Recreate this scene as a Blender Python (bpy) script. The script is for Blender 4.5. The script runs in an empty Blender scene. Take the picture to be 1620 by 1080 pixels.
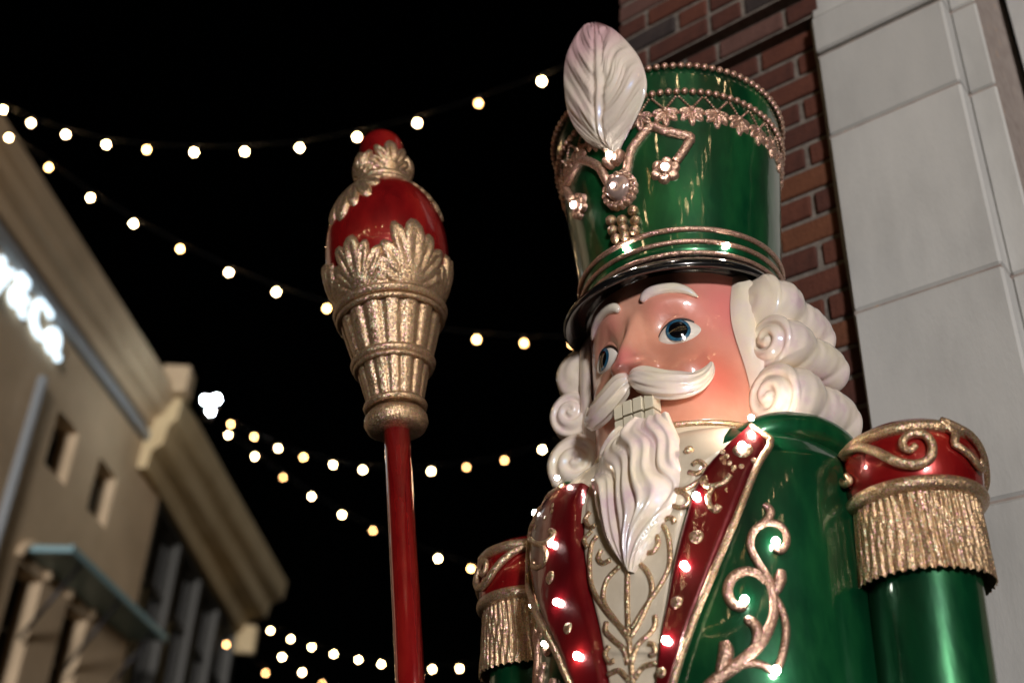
import bpy, bmesh, math, random
import numpy as np
from mathutils import Matrix, Vector

random.seed(7)
rng = np.random.default_rng(7)
PI = math.pi
scn = bpy.context.scene
COL = scn.collection

# ------------------------------------------------------------------ camera
F = 1800.0; CX, CY = 810.0, 540.0            # focal length and centre in photo pixels
_Z = np.array([130., 2940., F]); _Z /= np.linalg.norm(_Z)
_Y = np.array([0, 0, 1.]) - _Z * _Z[2]; _Y /= np.linalg.norm(_Y)
_X = -np.cross(_Y, _Z)
RC = np.array([_X, _Y, _Z])                  # world = RC @ (right, up, forward)
C = np.array([0., 0., 1.4])
cam_d = bpy.data.cameras.new('camera'); cam = bpy.data.objects.new('camera', cam_d); COL.objects.link(cam)
cam_d.sensor_width = 36; cam_d.lens = F / 1620 * 36; cam_d.clip_end = 500; cam_d.clip_start = 0.05
m = Matrix.Identity(4)
for i in range(3):
    m[i][0] = RC[i, 0]; m[i][1] = RC[i, 1]; m[i][2] = -RC[i, 2]; m[i][3] = C[i]
cam.matrix_world = m
cam_d.dof.use_dof = True; cam_d.dof.focus_distance = 1.98; cam_d.dof.aperture_fstop = 2.2
scn.camera = cam

# ------------------------------------------------------------------ world, sun, exposure
world = bpy.data.worlds.new('World'); scn.world = world; world.use_nodes = True
wt = world.node_tree; wt.nodes.clear()
sky = wt.nodes.new('ShaderNodeTexSky'); sky.sky_type = 'NISHITA'; sky.sun_disc = False
SUN_EL, SUN_AZ = math.radians(2.5), math.radians(-7)      # low lamp-like light from behind and right of the viewer
sky.sun_elevation = SUN_EL; sky.sun_rotation = math.radians(180) + SUN_AZ
bg = wt.nodes.new('ShaderNodeBackground'); bg.inputs[1].default_value = 0.00012
wo = wt.nodes.new('ShaderNodeOutputWorld')
wt.links.new(sky.outputs[0], bg.inputs[0]); wt.links.new(bg.outputs[0], wo.inputs[0])
sd = bpy.data.lights.new('sun', 'SUN'); sd.energy = 2.3; sd.angle = math.radians(6); sd.color = (1.0, 0.95, 0.92)
sun = bpy.data.objects.new('sun', sd); COL.objects.link(sun)
sun_to = Vector((math.sin(SUN_AZ) * math.cos(SUN_EL), math.cos(SUN_AZ) * math.cos(SUN_EL), -math.sin(SUN_EL)))
sun.rotation_euler = sun_to.to_track_quat('-Z', 'Y').to_euler(); sun.location = (-2, -6, 6)
scn.view_settings.view_transform = 'Standard'; scn.view_settings.look = 'None'
scn.view_settings.exposure = 0.0; scn.view_settings.gamma = 1.0
scn.cycles.max_bounces = 5; scn.cycles.sample_clamp_indirect = 4.0
scn.cycles.caustics_reflective = False; scn.cycles.caustics_refractive = False

# ------------------------------------------------------------------ frames
def ray(px, py):
    return RC @ np.array([px - CX, -(py - CY), F])
# wall: faces 40 degrees left of the viewer
AZW = math.radians(-50)
TW = np.array([-math.sin(AZW), -math.cos(AZW), 0])       # along the wall towards the right and near
NW = np.array([-TW[1], TW[0], 0]); NW = NW if NW[1] < 0 else -NW
RHO = 2.2                                                # distance of brick face from the viewer
def wall_pt(t, z, p=0.0):                                # p = proud of the brick face
    return TW * t - NW * (RHO - p) + np.array([0, 0, z])
# statue frame
r_ = ray(1064, 330); A_ = C + r_ * (-1.65 / np.dot(r_, NW))
yaw = math.radians(40); LEAN = math.radians(2.3)
vdir = np.array([A_[0], A_[1], 0]); vdir /= np.linalg.norm(vdir)
rtv = np.array([vdir[1], -vdir[0], 0])
upv = np.array([0, 0, 1.]) * math.cos(LEAN) - rtv * math.sin(LEAN)
RL = np.array(Matrix.Rotation(-LEAN, 3, Vector(vdir)))
if not np.allclose(RL @ np.array([0, 0, 1.]), upv, atol=1e-5):
    RL = np.array(Matrix.Rotation(LEAN, 3, Vector(vdir)))
ES = np.array([RL @ np.array([math.cos(yaw), -math.sin(yaw), 0]), RL @ np.array([-math.sin(yaw), -math.cos(yaw), 0]), upv])
BS = A_ - upv * (A_[2] / upv[2])
def w2l(w): return ES @ (np.array(w) - BS)
def l2w(p): return BS + np.array(p) @ ES
CL = w2l(C)

# ------------------------------------------------------------------ mesh helpers
def link(o, parent=None):
    COL.objects.link(o)
    if parent is not None: o.parent = parent
    return o
def mesh_obj(name, V, Fc, mat, parent=None, smooth=True):
    me = bpy.data.meshes.new(name); me.from_pydata([tuple(map(float, v)) for v in V], [], [tuple(f) for f in Fc]); me.update()
    bm = bmesh.new(); bm.from_mesh(me); bmesh.ops.recalc_face_normals(bm, faces=bm.faces); bm.to_mesh(me); bm.free()
    if smooth: me.shade_smooth()
    if mat is not None: me.materials.append(mat)
    return link(bpy.data.objects.new(name, me), parent)
def tag(o, label=None, cat=None, group=None, kind=None):
    for k, v in (('label', label), ('category', cat), ('group', group), ('kind', kind)):
        if v: o[k] = v
    return o
def empty(name, loc=(0, 0, 0)):
    o = bpy.data.objects.new(name, None); o.location = loc; o.empty_display_size = .1; return link(o)
class MB:
    def __init__(s): s.V = []; s.F = []
    def add(s, V, Fc):
        n = len(s.V); s.V += [tuple(v) for v in V]; s.F += [tuple(i + n for i in f) for f in Fc]; return s
    def build(s, name, mat, parent=None, smooth=True): return mesh_obj(name, s.V, s.F, mat, parent, smooth)
def grid(fn, nu, nv, closeu=False):
    V = [fn(i / nu, j / nv) for j in range(nv + 1) for i in range(nu if closeu else nu + 1)]
    w = nu if closeu else nu + 1
    Fc = []
    for j in range(nv):
        for i in range(nu):
            i2 = (i + 1) % w if closeu else i + 1
            Fc.append((j * w + i, j * w + i2, (j + 1) * w + i2, (j + 1) * w + i))
    return V, Fc
def lathe(prof, n=64, cx=0., cy=0., rf=None, cap=True):
    V = []; Fc = []
    for (r, z) in prof:
        for i in range(n):
            a = 2 * PI * i / n; rr = r if rf is None else rf(r, z, a)
            V.append((cx + rr * math.sin(a), cy + rr * math.cos(a), z))
    for j in range(len(prof) - 1):
        for i in range(n):
            Fc.append((j * n + i, j * n + (i + 1) % n, (j + 1) * n + (i + 1) % n, (j + 1) * n + i))
    if cap:
        for j in (0, len(prof) - 1):
            V.append((cx, cy, prof[j][1])); k = len(V) - 1
            Fc += [(j * n + i, j * n + (i + 1) % n, k) for i in range(n)]
    return V, Fc
def torus_prof(R, z, r, n=12):
    return [(R + r * math.cos(2 * PI * k / n), z + r * math.sin(2 * PI * k / n)) for k in range(n + 1)]
def catmull(P, n=8):
    P = [np.array(p, float) for p in P]; Q = [2 * P[0] - P[1]] + P + [2 * P[-1] - P[-2]]; out = []
    for i in range(1, len(Q) - 2):
        for k in range(n):
            t = k / n; a, b, c, d = Q[i - 1:i + 3]
            out.append(.5 * (2 * b + (c - a) * t + (2 * a - 5 * b + 4 * c - d) * t * t + (3 * b - a - 3 * c + d) * t ** 3))
    out.append(P[-1]); return out
def tube(P, R, n=8, nrm=None, flat=1.0, rfun=None):
    """tube along points P with radii R; nrm: list of surface normals, flat squashes along them"""
    P = [np.array(p, float) for p in P]; N = len(P)
    if not hasattr(R, '__len__'): R = [R] * N
    V = []; Fc = []; up = None
    for i in range(N):
        t = P[min(i + 1, N - 1)] - P[max(i - 1, 0)]; t = t / (np.linalg.norm(t) + 1e-12)
        if nrm is not None: up = np.array(nrm[i], float)
        elif up is None: up = np.array([0, 0, 1.]) if abs(t[2]) < .9 else np.array([1., 0, 0])
        up = up - t * np.dot(up, t); up /= (np.linalg.norm(up) + 1e-12); sd_ = np.cross(t, up)
        for k in range(n):
            a = 2 * PI * k / n; rr = R[i] * (rfun(i / (N - 1), a) if rfun else 1.0)
            V.append(P[i] + rr * (math.cos(a) * sd_ + flat * math.sin(a) * up))
    for i in range(N - 1):
        for k in range(n):
            Fc.append((i * n + k, i * n + (k + 1) % n, (i + 1) * n + (k + 1) % n, (i + 1) * n + k))
    V.append(P[0]); V.append(P[-1]); a, b = len(V) - 2, len(V) - 1
    Fc += [(k, (k + 1) % n, a) for k in range(n)] + [((N - 1) * n + k, (N - 1) * n + (k + 1) % n, b) for k in range(n)]
    return V, Fc
def box(cx, cy, cz, sx, sy, sz, bev=0.0):
    if bev <= 0:
        V = [(cx + a * sx / 2, cy + b * sy / 2, cz + c * sz / 2) for a in (-1, 1) for b in (-1, 1) for c in (-1, 1)]
        return V, [(0, 1, 3, 2), (4, 6, 7, 5), (0, 4, 5, 1), (2, 3, 7, 6), (0, 2, 6, 4), (1, 5, 7, 3)]
    bm = bmesh.new(); bmesh.ops.create_cube(bm, size=1.0)
    for v in bm.verts: v.co = Vector((v.co.x * sx, v.co.y * sy, v.co.z * sz))
    bmesh.ops.bevel(bm, geom=bm.edges[:], offset=bev, segments=1, affect='EDGES', profile=.5)
    V = [(v.co.x + cx, v.co.y + cy, v.co.z + cz) for v in bm.verts]; Fc = [[v.index for v in f.verts] for f in bm.faces]
    bm.free(); return V, Fc
def quadhull(P8):
    return P8, [(0, 1, 2, 3), (7, 6, 5, 4), (0, 4, 5, 1), (1, 5, 6, 2), (2, 6, 7, 3), (3, 7, 4, 0)]

# ------------------------------------------------------------------ materials
def mat(name, col, rough=.5, metal=0., coat=0., coat_r=.05, noise=None, bump=None, emis=None, spec=.5, scale=1., sss=0., film=0., stretch=(1, 1, 1)):
    """noise = (scale, [(pos, colour), ...]); bump = (scale, strength, distance)"""
    M = bpy.data.materials.new(name); M.use_nodes = True; nt = M.node_tree; b = nt.nodes['Principled BSDF']
    b.inputs['Base Color'].default_value = (*col, 1); b.inputs['Roughness'].default_value = rough; b.inputs['Metallic'].default_value = metal
    b.inputs['Coat Weight'].default_value = coat; b.inputs['Coat Roughness'].default_value = coat_r; b.inputs['Specular IOR Level'].default_value = spec
    if film: b.inputs['Thin Film Thickness'].default_value = film
    if sss: b.inputs['Subsurface Weight'].default_value = sss; b.inputs['Subsurface Radius'].default_value = (.01, .004, .003); b.inputs['Subsurface Scale'].default_value = 1.
    if emis: b.inputs['Emission Color'].default_value = (*emis[0], 1); b.inputs['Emission Strength'].default_value = emis[1]
    tc = nt.nodes.new('ShaderNodeTexCoord'); mp = nt.nodes.new('ShaderNodeMapping'); mp.inputs['Scale'].default_value = stretch
    nt.links.new(tc.outputs['Object'], mp.inputs[0])
    if noise:
        n = nt.nodes.new('ShaderNodeTexNoise'); n.inputs['Scale'].default_value = noise[0]; n.inputs['Detail'].default_value = 5; n.inputs['Roughness'].default_value = .6
        nt.links.new(mp.outputs[0], n.inputs['Vector']); cr = nt.nodes.new('ShaderNodeValToRGB')
        e = cr.color_ramp.elements
        while len(e) < len(noise[1]): e.new(.5)
        for k, (p, c) in enumerate(noise[1]): e[k].position = p; e[k].color = (*c, 1)
        nt.links.new(n.outputs['Fac'], cr.inputs[0]); nt.links.new(cr.outputs[0], b.inputs['Base Color'])
    if bump:
        prev = None
        for (sc_, st, ds) in (bump if isinstance(bump, list) else [bump]):
            n2 = nt.nodes.new('ShaderNodeTexNoise'); n2.inputs['Scale'].default_value = sc_; n2.inputs['Detail'].default_value = 3
            nt.links.new(mp.outputs[0], n2.inputs['Vector'])
            bp = nt.nodes.new('ShaderNodeBump'); bp.inputs['Strength'].default_value = st; bp.inputs['Distance'].default_value = ds
            nt.links.new(n2.outputs['Fac'], bp.inputs['Height'])
            if prev: nt.links.new(prev.outputs[0], bp.inputs['Normal'])
            prev = bp
        nt.links.new(prev.outputs[0], b.inputs['Normal'])
        nt.links.new(prev.outputs[0], b.inputs['Coat Normal'])
    return M
M = {}
M['green'] = mat('green_lacquer', (.01, .16, .05), .3, .5, 1., .06, noise=(9, [(.30, (.002, .030, .013)), (.5, (.003, .075, .026)), (.70, (.018, .17, .050))]), bump=[(14, .17, .012), (120, .04, .003)], stretch=(1, 1, .35))
M['red'] = mat('red_lacquer', (.35, .012, .012), .26, .35, 1., .05, noise=(10, [(.3, (.13, .003, .005)), (.5, (.29, .008, .009)), (.75, (.48, .028, .018))]), bump=[(18, .18, .01), (130, .06, .003)], stretch=(1, 1, .4))
M['maroon'] = mat('maroon_lacquer', (.18, .006, .010), .28, .35, 1., .06, noise=(10, [(.3, (.085, .003, .006)), (.5, (.16, .005, .009)), (.75, (.28, .014, .014))]), bump=[(18, .28, .01), (130, .10, .003)], stretch=(1, 1, .4))
M['gold'] = mat('champagne_glitter', (.6, .42, .25), .34, .82, .3, .15, noise=(60, [(.25, (.36, .20, .10)), (.45, (.64, .42, .23)), (.6, (.78, .56, .34)), (.78, (.68, .38, .36))]), bump=[(900, .3, .0015), (60, .12, .004)])
M['rose'] = mat('rose_glitter', (.62, .34, .26), .34, .75, .3, .15, noise=(90, [(.25, (.40, .21, .13)), (.5, (.66, .41, .29)), (.75, (.82, .54, .43))]), bump=[(900, .3, .0015)])
M['pearl'] = mat('pearl_paint', (.8, .72, .66), .3, 0., 1., .08, noise=(16, [(.30, (.76, .58, .62)), (.45, (.84, .73, .66)), (.66, (.88, .79, .62))]), bump=[(60, .1, .004)], film=350.)
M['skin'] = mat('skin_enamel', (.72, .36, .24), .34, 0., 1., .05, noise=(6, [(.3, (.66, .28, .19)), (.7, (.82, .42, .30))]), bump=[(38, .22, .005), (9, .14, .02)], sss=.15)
M['cream'] = mat('cream_enamel', (.78, .70, .55), .32, 0., 1., .08, noise=(14, [(.3, (.68, .58, .44)), (.7, (.82, .74, .6))]), bump=[(60, .12, .004)])
M['tooth'] = mat('tooth_enamel', (.80, .74, .58), .3, 0., .7, .1)
M['black'] = mat('black_enamel', (.006, .006, .007), .2, 0., 1., .05, bump=[(30, .06, .005)])
M['eyewhite'] = mat('eye_white', (.82, .78, .72), .2, 0., 1., .04)
M['iris'] = mat('iris_blue', (.02, .10, .18), .2, 0., 1., .04, noise=(120, [(.3, (.006, .04, .09)), (.7, (.035, .15, .25))]))
M['pupil'] = mat('pupil_black', (.003, .003, .004), .08, 0., 1., .02)
M['line'] = mat('painted_line', (.02, .012, .01), .4)
M['gem'] = mat('pearl_gem', (.62, .45, .40), .18, .5, 1., .04)
M['led'] = mat('led_glass', (.9, .9, .9), .2, emis=((1, .92, .86), 80.))
M['led_b'] = mat('led_glass_bright', (.9, .9, .9), .2, emis=((1, .82, .66), 900.))
M['bulb'] = mat('warm_bulb', (.9, .9, .8), .2, emis=((1, .56, .20), 40.))
M['bulb2'] = mat('pale_bulb', (.9, .9, .8), .2, emis=((1, .68, .34), 80.))
M['bulb3'] = mat('amber_bulb', (.9, .9, .8), .2, emis=((1, .52, .18), 22.))
M['flood'] = mat('flood_lens', (.9, .9, .9), .2, emis=((.82, .95, 1.), 110.))
M['letter'] = mat('lit_letter', (.9, .9, .9), .3, emis=((.66, .86, 1.), 2.0))
M['metal'] = mat('dark_metal', (.04, .04, .045), .45, .8)
M['cable'] = mat('black_rubber', (.012, .012, .012), .6)
M['stone'] = mat('limestone', (.50, .505, .50), .75, noise=(4, [(.25, (.42, .425, .42)), (.5, (.50, .505, .50)), (.75, (.56, .565, .555))]), bump=[(90, .25, .004), (7, .15, .02)])
M['mortar'] = mat('lime_mortar', (.34, .31, .27), .9, noise=(40, [(.3, (.12, .10, .085)), (.7, (.23, .20, .175))]), bump=[(200, .5, .004)])
M['joint'] = mat('stone_joint', (.30, .26, .24), .9, noise=(30, [(.3, (.26, .21, .19)), (.62, (.36, .31, .28)), (.78, (.50, .26, .10))]))
for k, q in enumerate((.92, 1.0, 1.05)):
    M['stone%d' % k] = mat('limestone_%s' % 'abc'[k], (.5, .5, .5), .75, noise=(3.5, [(.22, (.39 * q, .39 * q, .38 * q)), (.5, (.52 * q, .52 * q, .505 * q)), (.78, (.59 * q, .585 * q, .565 * q))]), bump=[(120, .15, .003), (6, .08, .02)], stretch=(1.6, 1.6, .5))
for k, cols in enumerate([((.085, .024, .014), (.12, .036, .020)), ((.055, .017, .012), (.09, .027, .017)), ((.115, .038, .016), (.15, .052, .023)), ((.022, .016, .017), (.045, .031, .029)), ((.095, .043, .035), (.13, .062, .05))]):
    M['brick%d' % k] = mat('fired_brick_%s' % 'abcde'[k], cols[0], .85, noise=(22, [(.3, cols[0]), (.7, cols[1])]), bump=[(110, .5, .004), (26, .3, .006)])
M['render'] = mat('tan_render', (.52, .39, .25), .85, noise=(.9, [(.3, (.44, .33, .21)), (.7, (.58, .44, .29))]), bump=[(30, .2, .02)])
M['render2'] = mat('ochre_stone', (.54, .42, .24), .8, noise=(1.2, [(.3, (.47, .36, .20)), (.7, (.60, .48, .29))]), bump=[(30, .2, .02)])
M['trimgrey'] = mat('pale_moulding', (.30, .32, .34), .5)
M['dark'] = mat('dark_joinery', (.035, .034, .028), .5)
M['glass'] = mat('window_glass', (.008, .009, .010), .05, spec=.6)
M['blind'] = mat('grey_blind', (.55, .56, .46), .8)
M['blindb'] = mat('blue_blind', (.50, .62, .68), .8)
M['awning'] = mat('teal_metal', (.26, .42, .46), .45, .2)
M['ground'] = mat('ground_asphalt', (.05, .05, .05), .85, noise=(30, [(.3, (.035, .035, .035)), (.7, (.065, .065, .063))]), bump=[(200, .4, .01)])
M['paving'] = mat('paving_stone', (.24, .22, .20), .8, noise=(6, [(.3, (.19, .18, .165)), (.7, (.28, .26, .235))]), bump=[(150, .3, .004)])
M['soffit'] = mat('brown_soffit', (.14, .095, .06), .6, noise=(3, [(.3, (.11, .075, .05)), (.7, (.17, .12, .08))]))
def glitter(key, cols, sc=720., amt=.7):
    nt = M[key].node_tree; b = nt.nodes['Principled BSDF']; src = b.inputs['Base Color'].links[0].from_socket
    tc = nt.nodes.new('ShaderNodeTexCoord'); vo = nt.nodes.new('ShaderNodeTexVoronoi'); vo.inputs['Scale'].default_value = sc
    nt.links.new(tc.outputs['Object'], vo.inputs['Vector'])
    sp_ = nt.nodes.new('ShaderNodeSeparateColor'); nt.links.new(vo.outputs['Color'], sp_.inputs[0])
    cr = nt.nodes.new('ShaderNodeValToRGB'); cr.color_ramp.interpolation = 'CONSTANT'; e = cr.color_ramp.elements
    while len(e) < len(cols): e.new(.5)
    for k, (p, c) in enumerate(cols): e[k].position = p; e[k].color = (*c, 1)
    nt.links.new(sp_.outputs[0], cr.inputs[0])
    mx = nt.nodes.new('ShaderNodeMix'); mx.data_type = 'RGBA'; mx.inputs[0].default_value = amt
    nt.links.new(src, mx.inputs[6]); nt.links.new(cr.outputs[0], mx.inputs[7]); nt.links.new(mx.outputs[2], b.inputs['Base Color'])
    # each flake tilts its own way
    ad = nt.nodes.new('ShaderNodeVectorMath'); ad.operation = 'SUBTRACT'; ad.inputs[1].default_value = (.5, .5, .5); nt.links.new(vo.outputs['Color'], ad.inputs[0])
    ml = nt.nodes.new('ShaderNodeVectorMath'); ml.operation = 'SCALE'; ml.inputs['Scale'].default_value = .68; nt.links.new(ad.outputs[0], ml.inputs[0])
    nrm = b.inputs['Normal'].links[0].from_socket
    sm = nt.nodes.new('ShaderNodeVectorMath'); sm.operation = 'ADD'; nt.links.new(nrm, sm.inputs[0]); nt.links.new(ml.outputs[0], sm.inputs[1])
    no = nt.nodes.new('ShaderNodeVectorMath'); no.operation = 'NORMALIZE'; nt.links.new(sm.outputs[0], no.inputs[0]); nt.links.new(no.outputs[0], b.inputs['Normal'])
glitter('gold', [(0, (.34, .19, .09)), (.25, (.64, .43, .23)), (.6, (.88, .65, .40)), (.80, (.85, .38, .54)), (.91, (.50, .72, .48))])
glitter('rose', [(0, (.38, .20, .13)), (.3, (.66, .42, .29)), (.7, (.88, .62, .46)), (.85, (.90, .42, .54)), (.95, (.95, .78, .56))])
# rouge on the cheeks, nose and lids; pink lamp light painted into the temples
def blush_and_pink_light():
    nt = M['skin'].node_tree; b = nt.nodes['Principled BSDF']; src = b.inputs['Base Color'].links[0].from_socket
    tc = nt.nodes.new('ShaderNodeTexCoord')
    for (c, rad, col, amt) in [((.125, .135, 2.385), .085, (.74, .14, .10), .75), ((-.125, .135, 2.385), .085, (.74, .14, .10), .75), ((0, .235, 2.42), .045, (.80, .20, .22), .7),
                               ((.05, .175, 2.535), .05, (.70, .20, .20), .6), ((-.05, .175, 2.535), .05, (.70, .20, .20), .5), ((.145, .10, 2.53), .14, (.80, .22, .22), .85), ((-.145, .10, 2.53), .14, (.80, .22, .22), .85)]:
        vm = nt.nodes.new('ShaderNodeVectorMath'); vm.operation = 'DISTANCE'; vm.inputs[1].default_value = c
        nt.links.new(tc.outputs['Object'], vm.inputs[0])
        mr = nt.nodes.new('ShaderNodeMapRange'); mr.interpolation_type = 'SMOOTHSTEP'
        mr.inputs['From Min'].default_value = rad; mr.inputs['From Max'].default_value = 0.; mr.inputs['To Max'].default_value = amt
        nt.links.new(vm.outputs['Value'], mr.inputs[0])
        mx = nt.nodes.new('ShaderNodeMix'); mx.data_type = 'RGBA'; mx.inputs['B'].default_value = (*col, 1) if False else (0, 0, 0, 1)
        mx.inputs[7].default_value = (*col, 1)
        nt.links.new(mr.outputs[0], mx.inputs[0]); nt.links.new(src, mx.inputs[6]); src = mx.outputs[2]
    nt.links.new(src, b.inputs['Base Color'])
blush_and_pink_light()

# ------------------------------------------------------------------ the setting: ground, pavement
V, Fc = [(-150, -150, -.15), (150, -150, -.15), (150, 150, -.15), (-150, 150, -.15)], [(0, 1, 2, 3)]
tag(mesh_obj('ground', V, Fc, M['ground'], smooth=False), kind='structure')
# pavement slab along the brick wall with a real kerb step
def wall_slab(t0, t1, p0, p1, z0, z1):
    P = [wall_pt(t, z, p) for z in (z0, z1) for (t, p) in ((t0, p0), (t1, p0), (t1, p1), (t0, p1))]
    return quadhull(P)
pv = MB(); pv.add(*wall_slab(-9, 9, -.02, 3.6, -.16, 0.0)); tag(pv.build('pavement', M['paving'], smooth=False), kind='structure')
pk = MB(); pk.add(*wall_slab(-9, 9, 3.6, 3.75, -.16, .004)); tag(pk.build('kerb', M['stone'], smooth=False), kind='structure')

# ------------------------------------------------------------------ brick wall behind the statue
T0, T1 = -1.392, -.77
COURSE = .0785; JT = .0145
WR = np.eye(4); WR[:3, 0] = TW; WR[:3, 1] = -NW; WR[:3, 2] = (0, 0, 1)
wallm = Matrix(WR.tolist()); wallm.translation = Vector(wall_pt(0, 0))
bw = empty('brick_wall'); bw.matrix_world = wallm        # local x along the wall, y into the wall, z up
tag(bw, 'dark red brick wall with pale mortar behind the tall green hat', 'wall')
Z_C1 = 3.80                                              # first corbelled course
def proud(z): return .0 if z < Z_C1 - .001 else (.038 if z < Z_C1 + COURSE - .001 else .076)
core = MB(); core.add(*box((T0 + T1) / 2, .164, 1.9, T1 - T0 - .012, .338, 3.8))
core.add(*box((T0 + T1) / 2, .164 - .019, 3.84, T1 - T0 - .012, .338 + .038, .0785))
core.add(*box((T0 + T1) / 2, .164 - .038, 4.38, T1 - T0 - .012, .338 + .076, 1.0))
core.build('mortar_bed', M['mortar'], bw, False)
brick_me = {}
def brick_mesh(L, k):
    key = (round(L, 3), k)
    if key not in brick_me:
        V, Fc = box(0, 0, 0, L, .05, COURSE - JT, .004)
        V = [(v[0] + rng.normal() * .0008, v[1] + rng.normal() * .0008, v[2] + rng.normal() * .0008) for v in V]
        o = mesh_obj('brick', V, Fc, M['brick%d' % k], None, False); brick_me[key] = o.data; bpy.data.objects.remove(o)
    return brick_me[key]
LS, LH = .196, .092
zc0 = Z_C1 - 48 * COURSE
nb = 0; low = MB()
for c in range(0, 62):
    zb = zc0 + c * COURSE + COURSE / 2
    if zb > 4.75: break
    pr = proud(zc0 + c * COURSE + .002)
    t = T0; kind = c % 2; first = True
    while t < T1 - .02:
        L = (LS if kind == 0 else LH); kind ^= 1
        if first and c % 2: pass
        first = False
        L = min(L, T1 - t)
        if L > .03:
            kk = int(rng.choice([0, 0, 0, 1, 1, 2, 1] if pr == 0 else [0, 1, 3, 4, 1]))
            if zb > 1.3:
                o = link(bpy.data.objects.new('brick', brick_mesh(L, kk)), bw)
                o.location = (t + L / 2, .012 - pr + rng.uniform(-.002, .002), zb); nb += 1
                o.rotation_euler = (0, rng.uniform(-.006, .006), rng.uniform(-.004, .004))
            else:
                low.add(*box(t + L / 2, .012, zb, L, .05, COURSE - JT, .004))
        t += L + JT
tag(low.build('bricks', M['brick0'], bw, False), kind='stuff')

# ------------------------------------------------------------------ limestone pilaster
ps = empty('stone_pilaster'); ps.matrix_world = wallm
tag(ps, 'pale limestone pilaster of large blocks beside the brick wall', 'pilaster')
PF = .05                                                 # front face proud of the brick
core = MB(); core.add(*box(-.630, .157, 2.5, .328, .402, 5.0)); core.add(*box(-.431, .185, 2.5, .066, .342, 5.0)); core.build('joint_bed', M['joint'], ps, False)
zj = [0, .40, .79, 1.29, 1.80, 2.320, 2.837, 3.364, 3.645, 3.777, 4.3, 4.8, 5.0]
for i in range(len(zj) - 1):
    h = zj[i + 1] - zj[i] - .0055; zm = (zj[i] + zj[i + 1]) / 2
    wide = 1.0; ex = 0.0
    if i == 8: ex = .012                                 # the thin moulded course
    V, Fc = box(-.6285, .155 - ex, zm, .3328, .41, h, .006); mesh_obj('stone_block', V, Fc, M['stone%d' % rng.integers(3)], ps, False)
    V, Fc = box(-.4305, .155 + .058, zm, .063, .41, h, .005); mesh_obj('stone_block', V, Fc, M['stone%d' % rng.integers(3)], ps, False)
# thin pale sealant strip and dark gap against the brick
P = [(-.803 + .003 * math.sin(z * 3.1) + .002 * math.sin(z * 7.7), -.020, z) for z in np.linspace(0, 4.9, 60)]
V, Fc = tube(P, .0045, 6); mesh_obj('sealant_strip', V, Fc, M['stone'], ps)
# recessed doorway with a brown soffit beyond the pilaster
er = empty('entrance_recess'); er.matrix_world = wallm
tag(er, 'dark brown recessed doorway ceiling beyond the stone pilaster', 'doorway')
g = MB(); g.add(*box(.62, 1.02, 3.99, 2.0, 1.5, .06)); g.build('soffit', M['soffit'], er, False)
g = MB(); g.add(*box(.62, 1.80, 2.0, 2.0, .06, 4.0)); g.build('back_wall', M['soffit'], er, False)
g = MB(); g.add(*box(-.35, 1.03, 2.0, .05, 1.46, 3.95)); g.build('side_wall', M['stone'], er, False)
for k in range(3):
    g = MB(); g.add(*box(.62, .6 + k * .45, 3.945, 2.0, .03, .03)); g.build('soffit_batten', M['soffit'], er, False)

# ------------------------------------------------------------------ far buildings across the street
AZS = math.radians(4.57)
SS = np.array([math.sin(AZS), math.cos(AZS), 0]); NS = np.array([SS[1], -SS[0], 0])
def face_hit(px, py, W):
    r = ray(px, py); k = -W / np.dot(r, NS); w = C + k * r; return float(np.dot(w, SS)), float(w[2])
WB = 8.0
fm = np.eye(4); fm[:3, 0] = SS; fm[:3, 1] = NS; fm[:3, 2] = (0, 0, 1)
facade = Matrix(fm.tolist()); facade.translation = Vector(-NS * WB)      # local x along the street, y towards it, z up
def wall_openings(mb, x0, x1, z0, z1, ops, depth):
    xs = sorted({x0, x1, *[v for o in ops for v in o[:2]]}); zs = sorted({z0, z1, *[v for o in ops for v in o[2:]]})
    for i in range(len(xs) - 1):
        for j in range(len(zs) - 1):
            xm, zm = (xs[i] + xs[i + 1]) / 2, (zs[j] + zs[j + 1]) / 2
            if any(o[0] < xm < o[1] and o[2] < zm < o[3] for o in ops): continue
            mb.add([(xs[i], 0, zs[j]), (xs[i + 1], 0, zs[j]), (xs[i + 1], 0, zs[j + 1]), (xs[i], 0, zs[j + 1])], [(0, 1, 2, 3)])
    for o in ops:
        a, b, c, d = o
        for q in ([(a, c), (b, c)], [(b, c), (b, d)], [(b, d), (a, d)], [(a, d), (a, c)]):
            (xa, za), (xb, zb) = q
            mb.add([(xa, 0, za), (xb, 0, zb), (xb, -depth, zb), (xa, -depth, za)], [(0, 1, 2, 3)])
def extrude_x(prof, x0, x1):
    n = len(prof); V = [(x0, y, z) for y, z in prof] + [(x1, y, z) for y, z in prof]
    Fc = [(i, (i + 1) % n, n + (i + 1) % n, n + i) for i in range(n)] + [tuple(range(n)), tuple(range(2 * n - 1, n - 1, -1))]
    return V, Fc
b1 = empty('tan_building'); b1.matrix_world = facade
tag(b1, 'tan rendered building with deep cornice and glowing sign letters', 'building')
X0, X1 = 9.5, 19.2
ops = []
for (a, b) in (((92, 652), (112, 772)), ((158, 722), (176, 830))):
    (xa, za), (xb, zb) = face_hit(*a, WB), face_hit(*b, WB); ops.append((xa, xa + .80, 8.35, 9.25))
tall = []
for (a) in ((28, 888), (106, 955)):
    xa, za = face_hit(*a, WB); tall.append((xa, xa + .85, 3.9, 6.85))
w = MB(); wall_openings(w, X0, X1, 0, 10.7, ops + tall, .35)
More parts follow.
